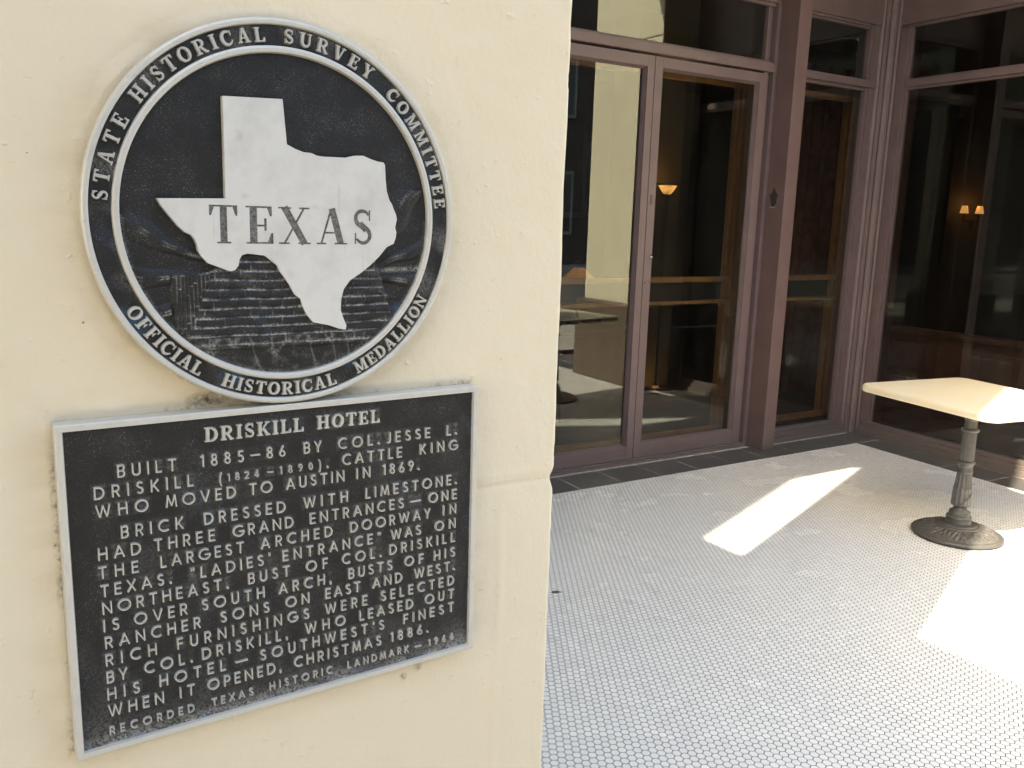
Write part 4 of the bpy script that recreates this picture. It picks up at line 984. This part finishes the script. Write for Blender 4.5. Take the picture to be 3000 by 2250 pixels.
for li, (v0, sl_, h, words) in enumerate(LINES):
    kind = 'serif' if li == 0 else 'sans'
    for word, u0, u1 in words:
        b = MB(); hh = h
        if word in ('(1824', '–1890),'): hh = 0.0070
        ws = [glyph(c, kind)[4]*hh for c in word]
        if word == '–': ws = [u1-u0]; gap = 0; sx = (u1-u0)/(0.8*hh)
        else:
            sx = 1.0; n_ = len(word)-1
            gap = (u1-u0-sum(ws))/n_ if n_ else 0
            if gap < 0.10*hh:
                sx = (u1-u0-0.10*hh*n_)/sum(ws); gap = 0.10*hh
        u = u0
        for c, w_ in zip(word, ws):
            j1, j2 = random.uniform(-.00015, .00015), R(random.uniform(-.8, .8))
            g0 = u
            def xf(x, y, u_=u): 
                x = x*sx; xx = x*math.cos(j2)-y*math.sin(j2); yy = x*math.sin(j2)+y*math.cos(j2)
                uu = u_+xx; return uu, -(v0+sl_*uu)+yy+j1
            emit(b, c, kind, hh, xf, 0.0004+random.uniform(0, .0002), FD+0.0006, 0.0005)
            wd = w_ if word == '–' else w_*sx
            letter_boxes.append((u, u+wd, v0+sl_*u-hh, v0+sl_*u))
            u += wd + gap
        o_ = b.build('lettering', M_let, pq)
        if word in ('DRISKILL', 'HOTEL') and li == 0: o_['label'] = 'raised serif title word ' + word
# worn halo map around the letters
import array
gx, gz = 300, 226
fu = lambda i: RW+0.0002 + (PW-2*RW-0.0004)*i/(gx-1)
fz = lambda j: -(RW+0.0002) - (PH-2*RW-0.0004)*j/(gz-1)
halo = [0.0]*(gx*gz)
for (a, c, v0_, v1_) in letter_boxes:
    i0 = int((a-0.003-RW)/(PW-2*RW)*(gx-1)); i1 = int((c+0.003-RW)/(PW-2*RW)*(gx-1))+1
    j0 = int((v0_-0.003-RW)/(PH-2*RW)*(gz-1)); j1 = int((v1_+0.002-RW)/(PH-2*RW)*(gz-1))+1
    amp = random.uniform(0.04, 0.34)
    for j in range(max(0, j0), min(gz, j1)):
        for i in range(max(0, i0), min(gx, i1)):
            u = fu(i); vv = -fz(j)
            d = max(a-u, u-c, v0_-vv, vv-v1_, 0)
            k_ = amp*(1-d/0.003)*(0.75+0.25*math.cos((vv-v0_)*900))
            if k_ > halo[j*gx+i]: halo[j*gx+i] = k_
vs = []; wear = []; blue = []
for j in range(gz):
    for i in range(gx):
        x, z = fu(i), fz(j)
        d = 0.00025*noise.noise(Vector((x*60, z*60, 0))) + 0.0003*noise.noise(Vector((x*200, z*200, 2)))
        vs.append((x, FD-d, z))
        q = halo[j*gx+i]
        e = (z+PH-RW)                    # dust and wear along the foot
        q = max(q, 1.0*math.exp(-e/0.009)*(0.6+0.9*noise.noise(Vector((x*35, z*80, 5)))+0.2))
        q += 0.14*max(0, noise.noise(Vector((x*22, z*22, 8))))
        wear.append(min(1, max(0, q)))
        bb = max(0, noise.noise(Vector((x*16, z*16, 21))))*1.3*halo[j*gx+i]*1.6 + 0.8*math.exp(-(e+0.001)/0.003) + 0.6*math.exp(-(PW-RW-x)/0.0018)
        blue.append(min(1, bb))
fs = [(j*gx+i, (j+1)*gx+i, (j+1)*gx+i+1, j*gx+i+1) for j in range(gz-1) for i in range(gx-1)]
fo = MB().add(vs, fs).build('field', M_field, pq, smooth=True)
for nm, dat in (('wear', wear), ('blue', blue)):
    a = fo.data.attributes.new(nm, 'FLOAT', 'POINT'); a.data.foreach_set('value', dat)

# ------------------------------------------------------------------ the round medallion
MO = ORG + rotW.to_3x3() @ Vector((MC[0], 0, MC[1]))
md = empty('medallion', MO, WA, 'round black and silver medallion with Texas map and raised lettering round the rim', 'medallion')
def disc(prof, seg=160, mi=0):
    """prof: (radius, depth) in the wall frame (depth grows into the wall)"""
    vs = []; n_ = len(prof)
    for k in range(seg):
        a = 2*math.pi*k/seg
        for r_, y in prof: vs.append((r_*math.cos(a), y, r_*math.sin(a)))
    return vs, [(k*n_+j, k*n_+j+1, ((k+1) % seg)*n_+j+1, ((k+1) % seg)*n_+j) for k in range(seg) for j in range(n_-1)]
MB().add(*disc([(0.1690, 0.0195), (0.1705, 0.006), (0.1703, 0.0022), (0.1695, 0.0006), (0.1682, 0.0), (0.1655, 0.0), (0.1648, 0.0008), (0.1644, 0.0034)])).build('rim', M_rim, md, smooth=True)
MB().add(*disc([(0.1476, 0.0034), (0.1472, 0.0004), (0.1466, -0.0004), (0.1424, -0.0004), (0.1417, 0.0004), (0.1412, 0.0042)])).build('inner_ring', M_rim, md, smooth=True)
# band with wear
def band():
    vs = []; wr = []; bl_ = []; nr, ns_ = 14, 420
    for k in range(ns_):
        a = 2*math.pi*k/ns_
        for j in range(nr):
            r_ = 0.1468+(0.1652-0.1468)*j/(nr-1); x, z = r_*math.cos(a), r_*math.sin(a)
            vs.append((x, 0.0030-0.0004*noise.noise(Vector((x*150, z*150, 0))), z))
            q = 0.02+0.45*noise.noise(Vector((x*40, z*40, 3))); edge = max(math.exp(-(0.1652-r_)/0.002), math.exp(-(r_-0.1472)/0.002))
            wr.append(max(0, min(1, q+0.12*edge)))
            bl_.append(max(0, min(1, (3.0*(noise.noise(Vector((x*26, z*26, 9)))-0.18))*(1.0 if z < -0.02 else 0.3))))
    fs = [(k*nr+j, ((k+1) % ns_)*nr+j, ((k+1) % ns_)*nr+j+1, k*nr+j+1) for k in range(ns_) for j in range(nr-1)]
    fs = [f[::-1] for f in fs]
    o_ = MB().add(vs, fs).build('letter_band', M_field, md, smooth=True)
    for nm, dat in (('wear', wr), ('blue', bl_)):
        a_ = o_.data.attributes.new(nm, 'FLOAT', 'POINT'); a_.data.foreach_set('value', dat)
band()
def ringword(word, a0, a1, top=True):
    h = 0.0116; b = MB()
    rb = 0.1503 if top else 0.1620
    rm = 0.156
    L_ = abs(R(a1-a0))*rm
    ws = [glyph(c, 'serif')[4]*h for c in word]
    sx = 1.0; gap = (L_-sum(ws))/(len(word)-1)
    if gap < 0.0012: sx = (L_-0.0012*(len(word)-1))/sum(ws); gap = 0.0012
    s_ = 0.0
    for c, w_ in zip(word, ws):
        mid = s_+w_*sx/2; ang = R(a0)+ (mid/rm if top else -mid/rm)   # angle clockwise from up
        def xf(x, y):
            x = (x-w_/2)*sx
            if top:
                ux, uz = math.cos(ang), -math.sin(ang); nx, nz = math.sin(ang), math.cos(ang)
                return nx*(rb+y)+ux*x, nz*(rb+y)+uz*x
            ux, uz = -math.cos(ang), math.sin(ang); nx, nz = math.sin(ang), math.cos(ang)
            return nx*(rb-y)+ux*x, nz*(rb-y)+uz*x
        emit(b, c, 'serif', h, xf, 0.0002, 0.0036, 0.0005)
        s_ += w_*sx+gap
    return b.build('lettering', M_let, md)
ringword('STATE', -86.0, -60.2); ringword('HISTORICAL', -54.0, -6.8); ringword('SURVEY', -0.2, 31.8); ringword('COMMITTEE', 39.8, 84.8)
ringword('OFFICIAL', 240.6, 211.2, False); ringword('HISTORICAL', 203.6, 163.8, False); ringword('MEDALLION', 155.6, 118.4, False)

# inner field with the cast relief: rubble steps below the map, folds of foliage either side
def relief(x, z):
    """height toward the viewer and how worn the spot is; x, z in the medallion's frame"""
    h = 0.0; wv = 0.0
    r_ = math.hypot(x, z)
    nz_ = noise.noise(Vector((x*30, z*30, 0)))
    top_, bot_ = -0.030, -0.112
    if z < top_+0.004 and z > bot_-0.004:
        xr = 0.084+0.028*(top_-z)/(top_-bot_)
        zz = z + 0.0010*nz_; dn_ = top_-zz; dl_ = (-0.060-x+0.0012*nz_)*2.3
        L_ = max(dn_, dl_); horiz = dn_ >= dl_
        row = L_/0.0082; ri = math.floor(row); fr_ = row-ri
        if L_ > 0 and x > -0.104 and x < xr and (horiz or z < -0.050):
            edge = min(1, (x+0.104)/0.004, (xr-x)/0.003)
            rowh = 0.0015*max(0, math.sin(math.pi*fr_))**0.45
            along = x if horiz else z
            bw = 0.023+0.006*noise.noise(Vector((ri*3.1, 0, 0))); ph = (along/bw+ri*0.47) % 1.0
            joint = min(ph, 1-ph)*bw
            rowh *= min(1, 0.25+joint/0.0009)
            h = (0.0006+0.0012*L_/0.08+rowh)*edge
            if not horiz: edge *= 0.45
            br_ = 0.35+1.5*noise.noise(Vector((x*30, z*30, 7)))+0.9*noise.noise(Vector((x*120, z*120, 17)))
            wv = 0.95*math.exp(-((fr_-0.10)/0.075)**2)*max(0, min(1, br_+0.35))*edge
            wv += 0.45*math.exp(-((fr_-0.93)/0.06)**2)*max(0, br_)*edge
            wv += 0.6*math.exp(-(joint/0.0006)**2)*max(0, br_)*(0.15 < fr_ < 0.9)
            wv += 0.16*max(0, noise.noise(Vector((x*40, z*110, 27))))
    if z <= bot_+0.006:
        h += 0.0013*(0.5+noise.noise(Vector((x*60, z*60, 4)))); wv += 0.3*max(0, noise.noise(Vector((x*110, z*130, 5))))
        vk = abs(noise.noise(Vector((x*55, z*18, 12)))); wv += 0.45*math.exp(-(vk/0.05)**2)*0.6
    # drapery / foliage on the left
    if x < -0.040 and z < 0.012:
        c_ = (x+0.050, z+0.040)
        ang_ = math.atan2(c_[1], c_[0]); rad_ = math.hypot(*c_)
        q = math.sin(ang_*13+1.3*nz_+rad_*34)
        k_ = min(1, max(0, (-0.040-x)/0.02))*min(1, max(0, (0.012-z)/0.02))
        if not (z < -0.050 and x > -0.104) and not (z < top_ and x > -0.060):
            h += k_*(0.0017*max(0, q)**0.7+0.0006*nz_); wv += k_*0.6*math.exp(-((q-0.96)/0.035)**2)*max(0, 0.35+1.5*noise.noise(Vector((x*70, z*70, 2))))
    if x > 0.086 and -0.075 < z < 0.030:
        q = math.sin(math.atan2(z+0.055, x-0.070)*12+1.6*nz_+x*20); k_ = min(1, (x-0.086)/0.012)
        h += k_*0.0024*max(0, q)**0.6; wv += k_*0.5*math.exp(-((q-0.93)/0.06)**2)*max(0, 0.2+1.6*noise.noise(Vector((x*60, z*60, 1))))
        wv += k_*0.5*math.exp(-((z+0.047-0.02*(x-0.1))/0.0022)**2)
    if r_ > 0.1370: wv += 0.45*math.exp(-(0.1414-r_)/0.0015)*(1 if z < 0 else 0.1); h *= max(0, (0.1405-r_)/0.0035)
    return min(h*1.5, 0.0042), max(0, min(1, wv*1.55-0.04))
N = 420; vs = []; wr = []; bl_ = []; idx = {}
Rf = 0.1416
for j in range(N):
    for i in range(N):
        x = -Rf+2*Rf*i/(N-1); z = -Rf+2*Rf*j/(N-1); r_ = math.hypot(x, z)
        if r_ > Rf+2*Rf/(N-1)*1.0: continue
        if r_ > Rf: x, z = x*Rf/r_, z*Rf/r_
        h, q = relief(x, z)
        idx[(i, j)] = len(vs); vs.append((x, 0.0040-h-0.0001*noise.noise(Vector((x*200, z*200, 0))), z)); wr.append(q)
        b_ = math.exp(-((x-0.1085)**2+(z+0.085)**2)/0.0035**2)*2 + (1.2*max(0, noise.noise(Vector((x*22, z*22, 40)))-0.35) if z < -0.08 else 0)
        bl_.append(min(1, b_))
fs = [(idx[i, j], idx[i+1, j], idx[i+1, j+1], idx[i, j+1]) for j in range(N-1) for i in range(N-1) if all(k in idx for k in ((i, j), (i+1, j), (i+1, j+1), (i, j+1)))]
o_ = MB().add(vs, fs).build('relief_field', M_field, md, smooth=True)
for nm, dat in (('wear', wr), ('blue', bl_)):
    a = o_.data.attributes.new(nm, 'FLOAT', 'POINT'); a.data.foreach_set('value', dat)

# Texas plate with the word cut into it
TEX = [(0.1437,-0.2719),(0.1957,-0.2742),(0.1989,-0.2361),(0.2068,-0.2325),(0.2141,-0.2303),(0.2215,-0.23),(0.2264,-0.2281),(0.2331,-0.2275),(0.2432,-0.2278),(0.2552,-0.2279),(0.2639,-0.2303),(0.2718,-0.2308),(0.2798,-0.2281),(0.287,-0.2263),(0.2924,-0.226),(0.2942,-0.2238),(0.295,-0.2093),(0.2961,-0.1995),(0.2989,-0.1914),(0.3021,-0.1866),(0.3036,-0.1825),(0.3058,-0.1784),(0.307,-0.1734),(0.3059,-0.1684),(0.3051,-0.165),(0.3065,-0.1609),(0.3059,-0.1558),(0.3037,-0.1499),(0.2963,-0.1465),(0.2889,-0.1381),(0.2797,-0.1297),(0.2706,-0.1228),(0.258,-0.115),(0.2517,-0.1068),(0.249,-0.0969),(0.2486,-0.0869),(0.2515,-0.0784),(0.2542,-0.0724),(0.2533,-0.0682),(0.247,-0.0694),(0.2365,-0.0732),(0.221,-0.0766),(0.2143,-0.0848),(0.2107,-0.093),(0.2091,-0.0988),(0.2037,-0.1029),(0.1989,-0.1118),(0.1941,-0.1191),(0.1899,-0.1246),(0.1879,-0.1294),(0.1831,-0.1333),(0.1769,-0.1383),(0.1729,-0.1387),(0.1667,-0.1395),(0.1612,-0.14),(0.1566,-0.1387),(0.1542,-0.1349),(0.1532,-0.1295),(0.1501,-0.1257),(0.1462,-0.1245),(0.1417,-0.1261),(0.1328,-0.1296),(0.1269,-0.1319),(0.122,-0.1372),(0.1193,-0.1424),(0.1184,-0.1476),(0.1167,-0.152),(0.114,-0.1556),(0.109,-0.1578),(0.1035,-0.1628),(0.0968,-0.1713),(0.0909,-0.179),(0.0875,-0.1853),(0.1436,-0.1871),(0.1438,-0.237)]
tex = [(u-MC[0], -v_-MC[1]) for u, v_ in TEX]
ar = sum(tex[i-1][0]*tex[i][1]-tex[i][0]*tex[i-1][1] for i in range(len(tex)))
if ar < 0: tex = tex[::-1]
def in_poly(x, y, poly):
    c_ = False
    for i in range(len(poly)):
        a, d = poly[i-1], poly[i]
        if (a[1] > y) != (d[1] > y) and x < (d[0]-a[0])*(y-a[1])/(d[1]-a[1])+a[0]: c_ = not c_
    return c_
tl = []
for c, u0, u1 in (('T', .1293, .1535), ('E', .1607, .1851), ('X', .1899, .2198), ('A', .2254, .2556), ('S', .2609, .2819)):
    polys, w_ = serif(c, 0.205, 0.062, 0.045, 0.10); h = 0.0328; sx = (u1-u0)/(w_*h)
    for p in polys: tl.append([(u0-MC[0]+x*h*sx, 0.1487-MC[1]+y*h) for x, y in p])
co = [Vector(p) for p in tex]; ed = [(i, (i+1) % len(tex)) for i in range(len(tex))]
for p in tl:
    o0 = len(co); co += [Vector(q) for q in p]; ed += [(o0+i, o0+(i+1) % len(p)) for i in range(len(p))]
r_ = geometry.delaunay_2d_cdt(co, ed, [], 0, 1e-7)
V2, F2 = r_[0], r_[2]
cc = [p if sum(p[i-1][0]*p[i][1]-p[i][0]*p[i-1][1] for i in range(len(p))) > 0 else p[::-1] for p in tl]
def in_let(x, y):
    for p in cc:
        if all((p[i][0]-p[i-1][0])*(y-p[i-1][1])-(p[i][1]-p[i-1][1])*(x-p[i-1][0]) >= -1e-10 for i in range(len(p))): return True
    return False
topf, letf = [], []
for f in F2:
    x = sum(V2[i].x for i in f)/len(f); y = sum(V2[i].y for i in f)/len(f)
    if in_let(x, y): letf.append(f)
    elif in_poly(x, y, tex): topf.append(f)
TY_ = -0.0022; CUT = 0.0011
b = MB(); nV = len(V2)
vs = [(p.x, TY_, p.y) for p in V2] + [(p.x, TY_+CUT, p.y) for p in V2] + [(p.x*1.0, 0.0045, p.y) for p in V2]
es = {}
for f in topf:
    for i in range(len(f)): es[(f[i-1], f[i])] = 1
le = {}
for f in letf:
    for i in range(len(f)): le[(f[i-1], f[i])] = 1
sides = []
for (a, c) in es:
    if (c, a) in es: continue
    if (c, a) in le: sides.append((c, a, nV+a, nV+c))
    else: sides.append((c, a, 2*nV+a, 2*nV+c))
b.add(vs, [tuple(f) for f in topf]+sides)
b.build('texas_map', M_texas, md)
for (u0, u1) in ((.1280, .1555), (.1590, .1870), (.1880, .2215), (.2235, .2575), (.2590, .2850)):
    fl_ = [f for f in letf if u0 <= V2[f[0]].x+MC[0] <= u1]
    used = sorted({i for f in fl_ for i in f}); mp = {k_: i for i, k_ in enumerate(used)}
    MB().add([(V2[i].x, TY_+CUT, V2[i].y) for i in used], [tuple(mp[i] for i in f) for f in fl_]).build('cut_letter', M_inc, md)
# blunt fixing screw above the map
sc1 = MB().lathe([(0.0, 0.0012), (0.0055, 0.0012), (0.0063, 0.0006), (0.0063, -0.001)], 28)
o_ = sc1.build('screw', M_field, md, smooth=False); o_.location = (-0.0012, 0.0042, 0.1246); o_.rotation_euler = (R(90), 0, 0)
o_ = MB().box((-0.0048, -0.0005, -0.0003), (0.0048, 0.0005, 0.0001)).build('screw_slot', M_rubber, md); o_.location = (-0.0012, 0.0029, 0.1246); o_.rotation_euler = (R(90), R(-30), 0)
